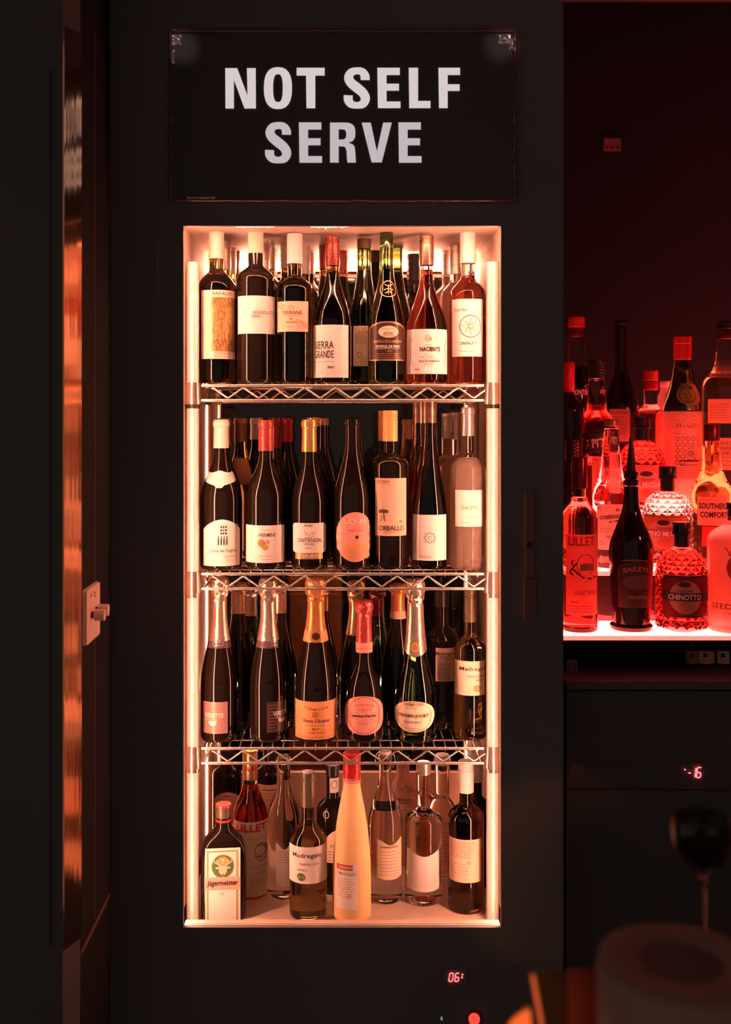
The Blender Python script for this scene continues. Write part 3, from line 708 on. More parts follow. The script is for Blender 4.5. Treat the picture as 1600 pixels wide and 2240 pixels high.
b.strokes([[(668, 1172), (672, 1165), (676, 1172), (682, 1164), (687, 1172), (680, 1176), (670, 1176)], [(670, 1168), (666, 1162)], [(684, 1168), (689, 1162)]], 1.3, INKF, l); b.text('ONTANON', 677, 1181.5, 9, INKB, l, w=54); b.text('VETIVER', 676, 1190, 4.5, INKB, l, w=24); b.text('2019', 675, 1198.5, 4.5, INKB, l, w=12)
l = b.patch('gold_band', 647, 706, 1209, 1223, PAPG, None, 'rect', .0005); b.text('VIURA', 679, 1216, 7.5, WHI, l, True, w=34)
b = BB('dark bottle without capsule and round orange red label with dotted discs', 771, 917, 43, sh=1100, nk=960, nw=15.0, p=1.0, glass=G_BLK, lip=True)
l = b.label(736.5, 812, 1120, 1229, PAPR, 'oval')
b.text('LO-FI', 777, 1140, 10, WHI, l, True, w=48); b.text('CHARDONNAY', 777, 1160, 4.5, INKR, l, w=36); b.patch('dot_print', 777.5, 784.5, 1171, 1178.5, INK, l, 'oval', .0012, 10)
for i in range(3):
    for yy in (1197, 1214): b.patch('disc_print', 754 + i * 19, 770 + i * 19, yy - 8, yy + 8, PAPO, l, 'oval', .0011, 12)
for yy in (1158, 1177, 1196): b.patch('disc_print', 738, 750, yy - 8, yy + 8, PAPP, l, 'oval', .0012, 10); b.patch('disc_print', 804, 811, yy - 8, yy + 8, PAPP, l, 'oval', .0012, 8)
b = BB('straight black bottle with yellow orange screw cap and tall label reading ORBALLO', 854, 898, 40.5, sh=1024, nk=988, nw=14.6, p=1.8, glass=G_BLK, cap=('screw', C_ORG, 965, 898, 16.4))
l = b.label(822, 888.5, 1046, 1172, PAPP)
b.text('RIAS BAIXAS', 839, 1053, 4.5, INKB, l, w=30); b.lines(824, 854, 1058, 1058, 1, INKF, l); b.text('ORBALLO', 857, 1155, 11, INK, l, w=58); b.text('ALBARINO', 853, 1164, 4, INKF, l, w=24)
b.patch('umbrella_print', 830, 850, 1114, 1122, INKB, l, 'arch', .0012, 10); b.strokes([[(840, 1122), (840, 1136)], [(836, 1128), (834, 1140), (830, 1141)], [(842, 1128), (843, 1141)], [(826, 1142), (866, 1142.5)]], 1.1, INKB, l); b.patch('boat_print', 873, 879, 1139, 1142, INKB, l, 'oval', .0012, 6)
b = BB('tall tapering flute bottle with bronze capsule and plain label with small ring of loops', 939.5, 876, 40, sh=1130, nk=930, nw=15.2, p=.82, glass=G_BRN, cap=('screw', C_BRZ, 925, 876, 16.4))
l = b.label(904, 976, 1126, 1226, PAPER)
cxm, cym = 941, 1176
b.strokes([[(cxm + 9 * math.cos(t) + 3 * math.cos(t + u), cym + 9 * math.sin(t) + 3 * math.sin(t + u)) for u in (-1.9, -1.2, -.4, .4, 1.2, 1.9)] for t in [i * math.pi / 4 for i in range(8)]], 1.0, INK, l); b.ring(cxm, cym, 4, 4, .9, INK, l, a0=40, a1=300); b.lines(918, 946, 1216, 1219, 2, INKF, l)
b = BB('clear pale rose bottle with silver capsule and faint white label, right end of second shelf', 1024, 891, 40, sh=1035, nk=990, nw=13.5, p=1.5, glass=G_PNK, fill=1000, cap=('foil', C_SIL, 953, 891, 14.6))
l = b.label(997, 1056, 1072, 1152, PAPER); b.text('GALETS', 1027, 1110, 8, INKF, l, w=36); b.lines(1010, 1030, 1143, 1143, 1, INKF, l)
for (lb_, cx, top, Y, gl, cp, cb_, sty, p, sh_, nk_) in (
    ('brown capsule bottle directly behind the church window label bottle', 491, 916, Y2, G_BLK, C_BRO, 974, 'foil', 1.0, 1085, 980),
    ('olive bottle with brown foil visible between first and second bottles of second shelf', 527, 915.5, Y3, G_OLV, C_BRO, 966, 'foil', 1.0, 1085, 970),
    ('cream capsule bottle deep behind the fruit drawing label bottle', 562, 915, Y4, G_BLK, C_CRM, 961, 'foil', 1.0, 1080, 966),
    ('dark red capsule bottle directly behind the fruit drawing label bottle', 603, 915, Y2, G_BLK, C_DRD, 979, 'foil', 1.0, 1085, 982),
    ('thin red capsule bottle deep between red and gold capsule bottles', 627, 915, Y4, G_BLK, C_RED, 966, 'foil', 1.0, 1085, 970),
    ('gold lipped bottle directly behind the VIURA band bottle', 686, 914, Y2, G_BLK, C_GLD, 932, 'foil', 1.0, 1090, 960),
    ('gold lipped bottle third deep behind the VIURA band bottle', 706, 915, Y3, G_BLK, C_BRO, 930, 'foil', 1.0, 1090, 960),
    ('orange capped bottle directly behind the ORBALLO bottle', 842, 900, Y2, G_BLK, C_ORG, 964, 'screw', 1.8, 1024, 990),
    ('tall flute bottle with bronze cap directly behind the loop ring label bottle', 917, 880, Y2, G_BRN, C_BRZ, 925, 'screw', .82, 1110, 932),
    ('brown bottle deep between the ORBALLO bottle and the tall flute', 893, 918, Y4, G_AMB, C_BRO, 960, 'foil', 1.0, 1080, 966),
    ('pale rose bottle with silver cap deepest at right end of second shelf', 980, 905, Y4, G_PNK, C_SIL, 958, 'screw', 1.5, 1030, 992),
    ('pale rose bottle with silver cap behind the faint label bottle', 998, 903, Y3, G_PNK, C_SIL, 961, 'screw', 1.5, 1032, 994)):
    q = BB(lb_, cx, top, 38, Y=Y, sh=sh_, nk=nk_, nw=12.6, p=p, glass=gl, seg=28, group='bottles behind on the second shelf', cap=(sty, cp, cb_))
    if cx == 527: q.label(508, 548, 1002, 1060, PAPO)
q = BB('bare topped dark bottle directly behind the dotted disc label bottle', 778, 918, 39, Y=Y2, sh=1090, nk=965, nw=13.5, p=1, glass=G_BLK, seg=28, group='bottles behind on the second shelf', lip=True)

# ================================================================ third shelf (sparkling)
def BC(*a, **k): return Bottle(*a, zbase=ZCs, name='sparkling_wine_bottle' if not k.pop('still', False) else 'wine_bottle', **k)
def tri_band(b, x0, x1, y0, y1, cx):
    o = b.patch('neck_band', x0, x1, y0, y1, PAPV, None, 'rect', .0009); b.ring(cx - 4, (y0 + y1) / 2, 8, 5, 1, C_SIL, o, .0014); b.ring(cx + 4, (y0 + y1) / 2, 8, 5, 1, C_SIL, o, .0014); b.ring(cx, (y0 + y1) / 2 - 3, 5, 6, 1, C_SIL, o, .0014); return o
b = BC('sparkling bottle with peach foil and mauve label turned left, left end of third shelf', 480, 1262, 41, sh=1500, nk=1330, nw=15.5, p=.95, glass=G_BLK, cap=('champ', C_PCH, 1398, 1262, 17))
tri_band(b, 458, 510, 1398, 1418, 477)
l = b.label(445, 498, 1535, 1604, PLUM); b.lines(446, 497, 1540, 1600, 12, PAPB, l, 1.4); b.text('VERSETTO', 468, 1564, 10, WHI, l, True, w=42); b.lines(450, 482, 1573, 1573, 1, WHI, l, 1.5); b.patch('grape_print', 458, 474, 1576, 1588, WHI, l, 'point', .0012, 6, 1)
b = BC('sparkling bottle with peach foil and dark label turned right, second on third shelf', 587, 1264, 40, sh=1500, nk=1330, nw=15.5, p=.95, glass=G_BLK, cap=('champ', C_PCH, 1398, 1264, 17))
tri_band(b, 556, 607, 1398, 1418, 597)
l = b.label(584, 622, 1535, 1602, PAPD); b.text('VERSETTO', 616, 1561, 10, WHI, l, True, w=44); b.text('PROSECCO', 614, 1570, 4, WHI, l, w=26); b.patch('grape_print', 609, 622, 1573, 1582, WHI, l, 'point', .0012, 6, 1); b.lines(585, 606, 1542, 1598, 9, PAPB, l, 1.2)
b = BC('champagne bottle with orange foil, round neck medallion and wide orange BRUT label', 691, 1262, 45, sh=1520, nk=1315, nw=16.5, p=.95, glass=G_BLK, cap=('champ', C_OFO, 1400, 1262, 18))
o = b.patch('neck_band', 664.5, 716.5, 1380, 1403, PAPO, None, 'rect', .0022); b.patch('medallion', 680, 703, 1377, 1405, C_OFO, o, 'oval', .0028, 14); b.patch('medallion_centre', 683.5, 699, 1383, 1399, PAPD, o, 'oval', .0034, 14)
b.text('Veuve Clicquot', 688, 1347, 4, INKB, b.root, w=44, rot=90, off=.002)
l = b.label(647, 736.5, 1534, 1617, PAPO); b.text('CHAMPAGNE', 693, 1551, 5, INKB, l, w=56, arc=-5); b.strokes([[(691, 1556), (697, 1559), (697, 1566), (691, 1569), (685, 1566), (685, 1559), (691, 1556)], [(688, 1560), (694, 1566)], [(694, 1560), (688, 1566)]], 1.3, INKB, l)
b.text('Veuve Clicquot', 692, 1577, 10, INKB, l, True, w=62); b.lines(672, 710, 1586, 1586, 1, INKB, l, .9); b.text('BRUT', 691, 1594, 4.5, INKB, l, True, w=16); b.text('A REIMS FRANCE', 692, 1602, 3.5, INKB, l, w=40); b.lines(650, 734, 1612, 1612, 1, INKB, l, .8); b.strokes([[(649, 1538), (735, 1538)], [(649, 1614), (735, 1614)]], .8, INKB, l)
b = BC('bulbous rose champagne bottle with crinkled red foil, embossed crest and pink oval label', 797, 1312, 42, glass=G_BLK, sh=1500, nk=1440, nw=14.5,
       pts=[(1595, 41.5), (1570, 42), (1545, 41.5), (1520, 39.5), (1500, 36), (1480, 30), (1465, 23), (1450, 17.5), (1435, 15.8), (1400, 16.5), (1350, 14.5)], cap=('champ', C_PNK, 1408, 1312, 16))
o = b.patch('neck_band', 778, 816.5, 1406, 1428, PAPR, None, 'rect', .0024); b.text('Laurent-Perrier', 797, 1418, 4, INKR, o, w=34, off=.003)
b.ring(797, 1482, 14.5, 15.5, 3, G_BLK, b.root, .0016, n=8, name='embossed_crest')
l = b.label(755.5, 838.5, 1522, 1607, PAPR, 'oval'); b.ring(797, 1564.5, 39, 40, 1.5, INKR, l, n=48); b.text('CUVEE ROSE', 797, 1541, 5, INKR, l, w=46, arc=4); b.text('CHAMPAGNE', 797, 1551.5, 3.5, INKR, l, w=32); b.text('Laurent-Perrier', 797, 1565, 7, INK, l, True, w=58); b.strokes([[(768, 1560), (780, 1558), (797, 1556), (815, 1558), (827, 1560), (828, 1571), (815, 1573), (797, 1574), (780, 1573), (768, 1571), (768, 1560)]], .8, INKR, l); b.text('1812', 797, 1583, 4, INKR, l, w=14); b.lines(783, 812, 1579, 1579, 1, INKR, l, .8)
b = BC('champagne bottle with long pale gold foil and pale oval label reading GRAND BRUT', 909, 1266, 46, glass=G_DGR, sh=1500, nk=1440, nw=14.5,
       pts=[(1600, 43), (1570, 45), (1540, 46), (1515, 44), (1490, 39), (1465, 32.5), (1445, 27.5), (1420, 24), (1390, 20.5), (1350, 17.5), (1320, 16.5)], cap=('champ', C_PCH, 1418, 1266, 17))
b.patch('foil_tip', 884, 934, 1404, 1437, C_PCH, None, 'point', .0018, 16); o = b.patch('round_seal', 899, 918, 1403, 1428, GOLDI, None, 'oval', .0024, 14); b.ring(908.5, 1415.5, 7, 9, 1.2, PAPP, o, .003)
b.text('PERRIER-JOUET', 906, 1359, 6, INKB, b.root, w=54, rot=90, off=.0024)
l = b.label(865, 950, 1533, 1601, PAPC, 'oval'); b.ring(907, 1567, 41, 32, 1.2, GOLDI, l, n=48); b.text('CHAMPAGNE', 905, 1541, 5.5, INKB, l, w=42, arc=-1); b.lines(890, 920, 1549, 1549, 1, INKB, l, .8); b.text('PERRIER-JOUET', 905, 1566, 9, INKB, l, True, w=70); b.text('GRAND BRUT', 903, 1579, 5.5, INKB, l, w=40); b.lines(888, 920, 1592, 1592, 1, INKB, l, .8)
b = BC('dark bottle with peach text label standing behind left of the olive capped bottle', 967, 1290, 37, still=True, Y=Y2, sh=1405, nk=1365, nw=14.5, p=1.6, glass=G_BLK, cap=('plain', C_BLK, 1326, 1290))
l = b.label(954, 998, 1417, 1490, PAPP, name='back_label'); b.text('Madregale', 975, 1430, 9, INK, l, w=44, skew=.15); b.text('TERRE DI CHIETI', 976, 1437, 3.5, INKB, l, w=30); b.text('BIANCO', 984, 1442, 3.5, INKB, l); b.lines(962, 990, 1452, 1464, 4, INKB, l, .9); b.lines(958, 990, 1472, 1484, 4, INKB, l, .8)
b = BC('half clear olive bottle with olive cap and wide cream label, right end of third shelf', 1029, 1289, 36, still=True, Y=2.30, sh=1425, nk=1386, nw=13.4, p=1.6, glass=G_OLV, cap=('screw', C_OLV, 1359, 1289, 14.6))
l = b.label(996, 1060, 1446, 1521, PAPC); b.text('Madregale', 1038, 1464, 11, INK, l, w=66, skew=.12); b.text('TERRE DI CHIETI', 1042, 1479, 4, INKB, l, w=40); b.text('BIANCO', 1050, 1488, 3.5, INKB, l); b.patch('emblem', 1036, 1052, 1498, 1513, OLG, l, 'oval', .0012, 12)
for (lb_, cx, top, Y, gl, cp, cb_, tp) in (
    ('peach foiled bottle behind the gap of the two mauve label bottles', 522, 1275, Y2, G_BLK, C_PCH, 1340, 0),
    ('peach foiled bottle deep behind the second peach foiled bottle', 548, 1285, Y4, G_DGR, C_SIL, 1345, 0),
    ('peach foiled bottle standing right behind the dark turned label bottle', 612, 1275, Y2, G_BLK, C_PCH, 1339, 0),
    ('green bottle deep behind the wide orange label champagne', 704, 1285, Y3, G_BLK, C_PCH, 1335, 0),
    ('gold foiled bottle behind left of the red foiled champagne', 779, 1272, Y2, G_BLK, C_GFO, 1386, 0),
    ('dark green bottle behind right of the red foiled champagne', 826, 1290, Y4, G_DGR, C_DRD, 1345, 0),
    ('orange foiled bottle behind left of the GRAND BRUT champagne', 871, 1278, Y2, G_BLK, C_OFO, 1340, 1),
    ('dark capped bottle deep in the right corner of the third shelf', 1003, 1288, Y4, G_BLK, C_BLK, 1330, 2)):
    b = BC(lb_, cx, top, 39, Y=Y, sh=1480 if tp < 2 else 1400, nk=1325 if tp < 2 else 1360, nw=14, p=.95 if tp < 2 else 1.5, glass=gl, seg=28, group='bottles behind on the third shelf', cap=(('champ' if tp < 2 else 'plain'), cp, cb_))
    if tp == 1: b.patch('neck_band', 853, 892, 1337, 1354, PAPP, None, 'rect', .0024)

# ================================================================ cooler floor
def BF(*a, **k): return Bottle(*a, zbase=ZFs, **k)
# square herbal liqueur flask
def flaskx(r, z, th, R=49 * 2.26 / F, d=27 * 2.26 / F):
    c, s_ = math.cos(th), math.sin(th); t = max(0, min(1, (r - .45 * R) / (.5 * R))); n_ = 2 + 5 * t; dep = 1 + (d / R - 1) * t
    q = (abs(c) ** n_ + abs(s_) ** n_) ** (-1 / n_); return r * c * q, r * s_ * q * dep
YJ = 2.26
b = BF('square green liqueur flask with stag emblem and red banded white label, front left of floor', 489, 1762, 49, Y=YJ, sh=1850, nk=1806, nw=15.5, glass=G_BLK, name='liqueur_flask', cross=flaskx, depth=27 * YJ / F + .0002, seg=72,
       pts=[(1990, 49), (1875, 49), (1858, 48), (1846, 45.5), (1836, 41), (1828, 35), (1820, 28), (1812, 21), (1805, 17), (1790, 16)], cap=('plain', C_OLV, 1786, 1761, 17))
b.cap('plain', INKR, 1795, 1790, 17.2, 'red_neck_band'); b.cap('plain', C_PNK, 1764, 1758, 18, 'cap_lid')
l = b.label(449.5, 526, 1855, 2036, PAPER)
for r_ in ((453, 521, 1860, 1864), (453, 457, 1864, 2030), (517, 521, 1864, 2030)): b.patch('gold_border', *r_, OLG, l, 'rect', .0010, 4, 1)
e = b.patch('stag_emblem', 463, 512, 1869, 1921, PAPB, l, 'oval', .0012, 24); b.patch('emblem_green', 465, 510, 1871, 1918, INKG, e, 'oval', .0016, 24); b.patch('emblem_glow', 474, 501, 1873, 1896, OLG, e, 'oval', .0019, 16)
b.patch('stag_head', 479, 497, 1893, 1917, PAPP, e, 'point', .0023, 12, 3); b.patch('stag_ear', 471, 480, 1895, 1900, PAPP, e, 'leaf', .0023, 8, 1); b.patch('stag_ear', 496, 505, 1895, 1900, PAPP, e, 'leaf', .0023, 8, 1); b.patch('stag_nose', 485, 491, 1911, 1916, INKR, e, 'oval', .0026, 8, 1)
b.strokes([[(483, 1895), (477, 1889), (471, 1886), (468, 1878)], [(476, 1889), (475, 1880)], [(493, 1895), (499, 1889), (505, 1886), (508, 1878)], [(500, 1889), (501, 1880)], [(472, 1886), (468, 1885)], [(504, 1886), (508, 1885)]], 2.2, PAPP, e, .0023, 'antlers')
b.strokes([[(488, 1877), (488, 1888)], [(484.5, 1881), (491.5, 1881)]], 1.6, PAPER, e, .0023, 'cross')
rb = b.patch('red_band', 448.5, 526, 1918, 1946, PAPR, l, 'rect', .0014); b.text('Jägermeister', 487, 1932, 15, INK, rb, True, w=68, off=.002); b.text('56', 486, 1954, 6, INKF, l)
b = BF('bottle of red aperitif with peach foil neck and tall illustrated LILLET label', 548, 1640, 38.5, Y=2.372, sh=1800, nk=1706, nw=15.5, p=1.25, glass=G_RED, name='aperitif_bottle', fill=1712, cap=('long', C_GFO, 1702, 1640, 17))
b.text('LILLET', 550, 1681, 9, INKR, b.root, w=30, off=.003)
l = b.label(512, 585.5, 1798, 1962, PAPC); b.text('LILLET', 551, 1811, 17, INKR, l, True, w=74); b.lines(540, 580, 1835, 1835, 1, INKF, l); b.ring(572, 1865, 17, 20, 1.2, INKB, l, a0=40, a1=320)
b.strokes([[(562, 1852), (569, 1848), (578, 1853), (581, 1862), (577, 1872), (568, 1874), (562, 1868)], [(580, 1850), (584, 1860), (580, 1878)], [(558, 1872), (570, 1877), (582, 1882)]], 1.4, INK, l); b.text('ROSE', 570, 1911, 6, INKF, l, w=24); b.lines(548, 584, 1895, 1900, 2, INKF, l); b.lines(548, 584, 1922, 1936, 4, INKF, l)
b = BF('dark port bottle with peach label behind the flask at left of floor', 497, 1640, 32, Y=Y4, sh=1700, nk=1665, nw=14, p=1.8, glass=G_BLK, name='port_bottle', cap=('plain', C_BLK, 1658, 1640))
l = b.label(470, 524, 1732, 1806, PAPP, 'arch'); b.text('WARRES', 496, 1741, 4, INK, l, w=26); b.lines(478, 518, 1748, 1796, 10, INKB, l, .9)
b = BF('dark port bottle with curved peach label behind right of the red aperitif', 590, 1632, 33, Y=Y4, sh=1696, nk=1660, nw=14, p=1.8, glass=G_BLK, name='port_bottle', cap=('plain', C_BLK, 1655, 1632))
l = b.label(562, 614, 1716, 1800, PAPP); b.text("GRAHAM'S", 588, 1727, 4.5, INK, l, True, w=30); b.lines(570, 610, 1735, 1790, 11, INKB, l, .9)
b = BF('clear bottle with pale label between the red aperitif and olive capped wine', 621, 1655, 36, Y=2.365, sh=1800, nk=1700, nw=15, p=1.1, glass=G_CLR, name='spirit_bottle', lip=True, cap=('plain', G_CLR, 1668, 1652, 14))
l = b.label(604, 640, 1850, 1940, PAPER, 'wave'); b.lines(608, 636, 1862, 1885, 5, INKF, l)
b = BF('olive bottle with ribbed olive cap and curved white label with green emblem', 674.5, 1688, 41, Y=2.27, sh=1845, nk=1790, nw=14.6, p=1.5, glass=G_OLV, cap=('screw', C_OLV, 1762, 1688, 16.2))
l = b.label(634, 715.5, 1852, 1932, PAPER, 'rect'); b.text('Madregale', 671, 1872, 13, INK, l, w=68); b.text('TERRE DI CHIETI', 676, 1889.5, 4.5, INKB, l, w=44); b.text('BIANCO', 662, 1902, 4.5, INKB, l, w=20); e = b.patch('emblem', 651, 668, 1909, 1926, INKG, l, 'oval', .0012, 14); b.strokes([[(654, 1922), (657, 1913), (660, 1920), (664, 1913), (665, 1922)]], 1.2, PAPC, e, .0018)
b = BF('dark port bottle with white neck stamp behind left of the lemon liqueur', 728, 1672, 35, Y=2.39, sh=1775, nk=1738, nw=13.5, p=1.5, glass=G_BLK, name='port_bottle', cap=('plain', C_BLK, 1695, 1672))
l = b.label(722, 741, 1702, 1734, PAPER, name='neck_stamp'); b.ring(731.5, 1716, 7, 9, 1.2, INKB, l); b.ring(714, 1782, 7, 8, 1.5, WHI, b.root, name='printed_crest'); l = b.label(716, 756, 1815, 1886, PAPC, 'arch'); b.text('PORTO', 736, 1850, 6, INKB, l, w=26); b.lines(718, 752, 1862, 1880, 4, INKB, l)
b = BF('tall frosted pale orange lemon liqueur bottle with bright red cap, middle of floor', 770, 1646, 42, Y=2.262, sh=1860, nk=1716, nw=18, glass=G_FRO, name='limoncello_bottle', punt=False,
       pts=[(1990, 42), (1930, 42), (1880, 41), (1840, 38), (1800, 33.5), (1770, 28.5), (1745, 23.5), (1725, 20), (1716, 18.8)], cap=('ribbed', C_RED, 1716, 1645, 19.2), body_name='frosted_body')
b.cap('plain', PAPR, 1708, 1701, 19.6, 'cap_band'); b.text('LUXARDO', 764, 1704.5, 4.5, WHI, b.root, w=26, off=.0032)
l = b.label(737, 783, 1890, 1989, PAPER); b.patch('red_band', 738, 772, 1891, 1903, INKR, l, 'rect', .0009); b.text('LUXARDO', 756, 1897, 6, WHI, l, True, w=32); b.text('LIMONCELLO', 758, 1911, 6.5, INKB, l, w=42); b.lines(740, 776, 1922, 1960, 8, INKF, l); b.ring(764, 1960, 4, 5, 3, PAPR, l)
b = BF('clear swing top water bottle with wire bail and translucent label, right of the lemon liqueur', 843, 1648, 37.5, Y=2.345, sh=1800, nk=1690, nw=13.5, p=.95, glass=G_CLR, name='swing_top_bottle', lip=True, fill=1764, fillmat=G_CLR)
b.cap('plain', C_WHT, 1652, 1642, 12, 'swing_stopper')
k = b.k; zt = b.zt
for sx in (-1, 1): MB().tube([(sx * .016, 0, zt - .03), (sx * .021, -.002, zt - .014), (sx * .019, -.003, zt - .002), (sx * .008, 0, zt + .007), (0, 0, zt + .009)], .0012, 8).make('wire_bail', CHROME, b.root, True)
l = b.label(826, 878, 1842, 1924, PAPC, 'wave'); b.text('SPARKLING', 852, 1852, 4.5, INKB, l, True, w=40); b.lines(830, 874, 1862, 1912, 8, INKF, l)
b = BF('round shouldered peach gin decanter with botanical label, deep right of middle floor', 882, 1652, 37, Y=Y4, sh=1745, nk=1690, nw=14, p=1.1, glass=G_FRP, name='gin_bottle', cap=('plain', C_BLK, 1668, 1650))
l = b.label(862, 908, 1744, 1850, PAPP); b.text('SPRING GIN', 884, 1747.5, 4.5, INKB, l, w=34); b.lines(866, 904, 1756, 1770, 3, INKF, l)
for (x_, y_) in ((879, 1722), (885, 1716), (891, 1720), (897, 1726), (889, 1728), (874, 1720)): b.patch('leaf_print', x_, x_ + 8, y_, y_ + 7, OLG, l, 'leaf', .0012, 6, 1)
b = BF('clear round water bottle with pale screw cap and blank wavy white label', 927, 1668, 41, Y=2.34, sh=1800, nk=1766, nw=14.5, p=1.8, glass=G_CLR, name='water_bottle', fill=1778, cap=('ribbed', C_SIL, 1692, 1667, 16))
l = b.label(891, 965, 1866, 1950, PAPER, 'wave'); b.text('LOST SPRING', 926, 1925, 4, C_CRM, l, w=36)
b = BF('clear stoppered bottle behind right of the blank label water bottle', 968, 1655, 34, Y=Y3, sh=1778, nk=1736, nw=16, p=1.4, glass=G_CLR, name='spirit_bottle', lip=True, cap=('plain', C_WHT, 1672, 1650, 15))
l = b.label(950, 986, 1800, 1910, PAPP); b.lines(954, 982, 1820, 1890, 9, INKF, l)
b = BF('black bottle with white screw cap and peach back label, right end of floor', 1020, 1664, 39.5, Y=2.30, sh=1790, nk=1754, nw=14.5, p=1.6, glass=G_BRN, cap=('screw', C_WHT, 1731, 1664, 17))
l = b.label(984, 1052, 1836, 1930, PAPP, name='back_label'); b.lines(988, 1040, 1842, 1876, 10, INKB, l, .8); b.lines(988, 1030, 1890, 1910, 4, INKF, l); b.text('750', 1026, 1886, 4.5, INK, l)
b = BF('black bottle with white screw cap in the far right corner of the floor', 1042, 1652, 34, Y=2.42, sh=1770, nk=1738, nw=13, p=1.6, glass=G_BLK, seg=28, cap=('screw', C_WHT, 1708, 1652))
b = BF('amber bottle with gold cap deepest behind the clear bottles', 925, 1668, 33, Y=2.555, sh=1760, nk=1720, nw=13, p=1.6, glass=G_AMB, seg=28, cap=('screw', C_GLD, 1700, 1668))

# ================================================================ tiered back bar on the right
t1, t2, t3, t4 = Z(1391, YT), Z(1250, 2.36), Z(1120, 2.52), Z(1010, 2.68)
st = empty('lit_display_steps', (XN, YT, t1 - .012), 'four step liquor display with glowing red white acrylic tops', 'display')
def sb(a, b): return MB().box((a[0] - XN, a[1] - YT, a[2] - t1 + .012), (b[0] - XN, b[1] - YT, b[2] - t1 + .012))
TY = [YT, 2.36, 2.52, 2.68, 2.86]; TZ = [t1, t2, t3, t4]
for i in range(4):
    sb((XN + .001, TY[i] + .004, TZ[i] - .008), (XF - .002, TY[i + 1] - .001, TZ[i])).make('acrylic_top', TIER, st)
    sb((XN + .001, TY[i], TZ[i] - .0085), (XF - .002, TY[i] + .0035, TZ[i] - .0005)).make('acrylic_edge', TEDGE, st)
    if i: sb((XN + .001, TY[i], TZ[i - 1] + .0005), (XF - .002, TY[i] + .003, TZ[i] - .009)).make('riser', RISER, st)
sb((XN + .001, YT + .01, t1 - .012), (XF - .002, 2.85, t1 - .009)).make('base_board', TRIMM, st)

def BR(label, cx, top, hw, tier, **k):
    Yd = {1: 2.26, 2: 2.435, 3: 2.60, 4: 2.755}[tier]; Yd = k.pop('Y', Yd); return Bottle(label, cx, top, hw, zbase=TZ[tier - 1] + .0003, Y=Yd, group=None, **k)
b = BR('red rose aperitif bottle with lion emblem label, left end of lit front step', 1268, 1085, 40, 1, name='aperitif_bottle', sh=1140, nk=1094, nw=17, p=1.5, glass=G_ROS, cap=('plain', C_DRD, 1068, 1000, 17.5))
b.ring(1278, 1115, 11, 13, 1.6, G_ROS, b.root, .0012, name='embossed_seal')
l = b.label(1240, 1305, 1169, 1346, PAPR); b.text('LILLET', 1274, 1184, 20, INKR, l, True, w=60); b.ring(1282, 1236, 20, 24, 1.5, INKB, l, a0=-60, a1=240); b.patch('castle_print', 1270, 1296, 1232, 1248, PAPB, l, 'archrect', .0011)
b.strokes([[(1255, 1225), (1252, 1233), (1258, 1238), (1253, 1244), (1249, 1252)], [(1258, 1238), (1263, 1232)], [(1254, 1244), (1262, 1252), (1274, 1262), (1290, 1266), (1302, 1262)], [(1248, 1253), (1256, 1258)]], 3.2, INK, l, name='lion_print'); b.text('LILLET ROSE', 1283, 1296, 9, INKB, l, w=50); b.text('Podensac', 1258, 1316, 5, INKB, l, w=18); b.lines(1246, 1300, 1326, 1338, 3, INKB, l, 1); b.strokes([[(1242, 1172), (1304, 1172)], [(1242, 1287), (1304, 1287)], [(1242, 1304), (1304, 1304)], [(1242, 1343), (1304, 1343)]], 1, INKB, l)
b = BR('black cream liqueur bottle with pour spout and arched BAILEYS lettering', 1381.5, 1062, 46, 1, name='cream_liqueur_bottle', sh=1200, nk=1130, nw=15.5, glass=G_BLK, Y=2.27,
       pts=[(1360, 40), (1330, 41.5), (1280, 44.5), (1235, 47), (1205, 48), (1185, 45), (1165, 38), (1145, 30), (1125, 22.5), (1105, 17.5), (1085, 16), (1068, 15.8)])
z_ = lambda py: Z(py, b.Y) - b.z0
lathe('pour_spout', [(12 * b.k, z_(1062)), (17 * b.k, z_(1060)), (17.5 * b.k, z_(1052)), (13 * b.k, z_(1050)), (16 * b.k, z_(1044)), (16 * b.k, z_(1036)), (10 * b.k, z_(1030)), (9 * b.k, z_(1010)), (6 * b.k, z_(985)), (4 * b.k, z_(960)), (3 * b.k, z_(955))], C_BLK, b.root, 24)
l = b.label(1353, 1424, 1225, 1330, PAPD, 'arch'); l2 = b.patch('name_band', 1354, 1426, 1232, 1256, PAPD, l, 'arch', .001); b.text('BAILEYS', 1393, 1244, 11, PAPB, l, True, w=58, arc=5); b.patch('picture', 1365, 1424, 1256, 1290, PAPV, l, 'oval', .0011); b.text('ORIGINAL', 1396, 1306, 8, PAPB, l, w=44); b.ring(1390, 1232, 34, 8, 1.5, GOLDI, l, a0=20, a1=160)
dia = lambda y0, y1, r, n, Y, z0: (Z(y1, Y) - z0, Z(y0, Y) - z0, r, n)
b = BR('cut glass liqueur bottle with black stopper and CHINOTTO label on front step', 1492, 1192, 56, 1, name='cut_glass_liqueur_bottle', sh=1235, nk=1198, nw=17, glass=G_RED, diamond=dia(1203, 1378, 18, 16, 2.265, TZ[0]), Y=2.265,
       pts=[(1370, 55), (1260, 56), (1245, 55), (1232, 52), (1220, 46), (1210, 38), (1203, 30), (1198, 19)], cap=('stopper', C_BLK, 1196, 1142, 20))
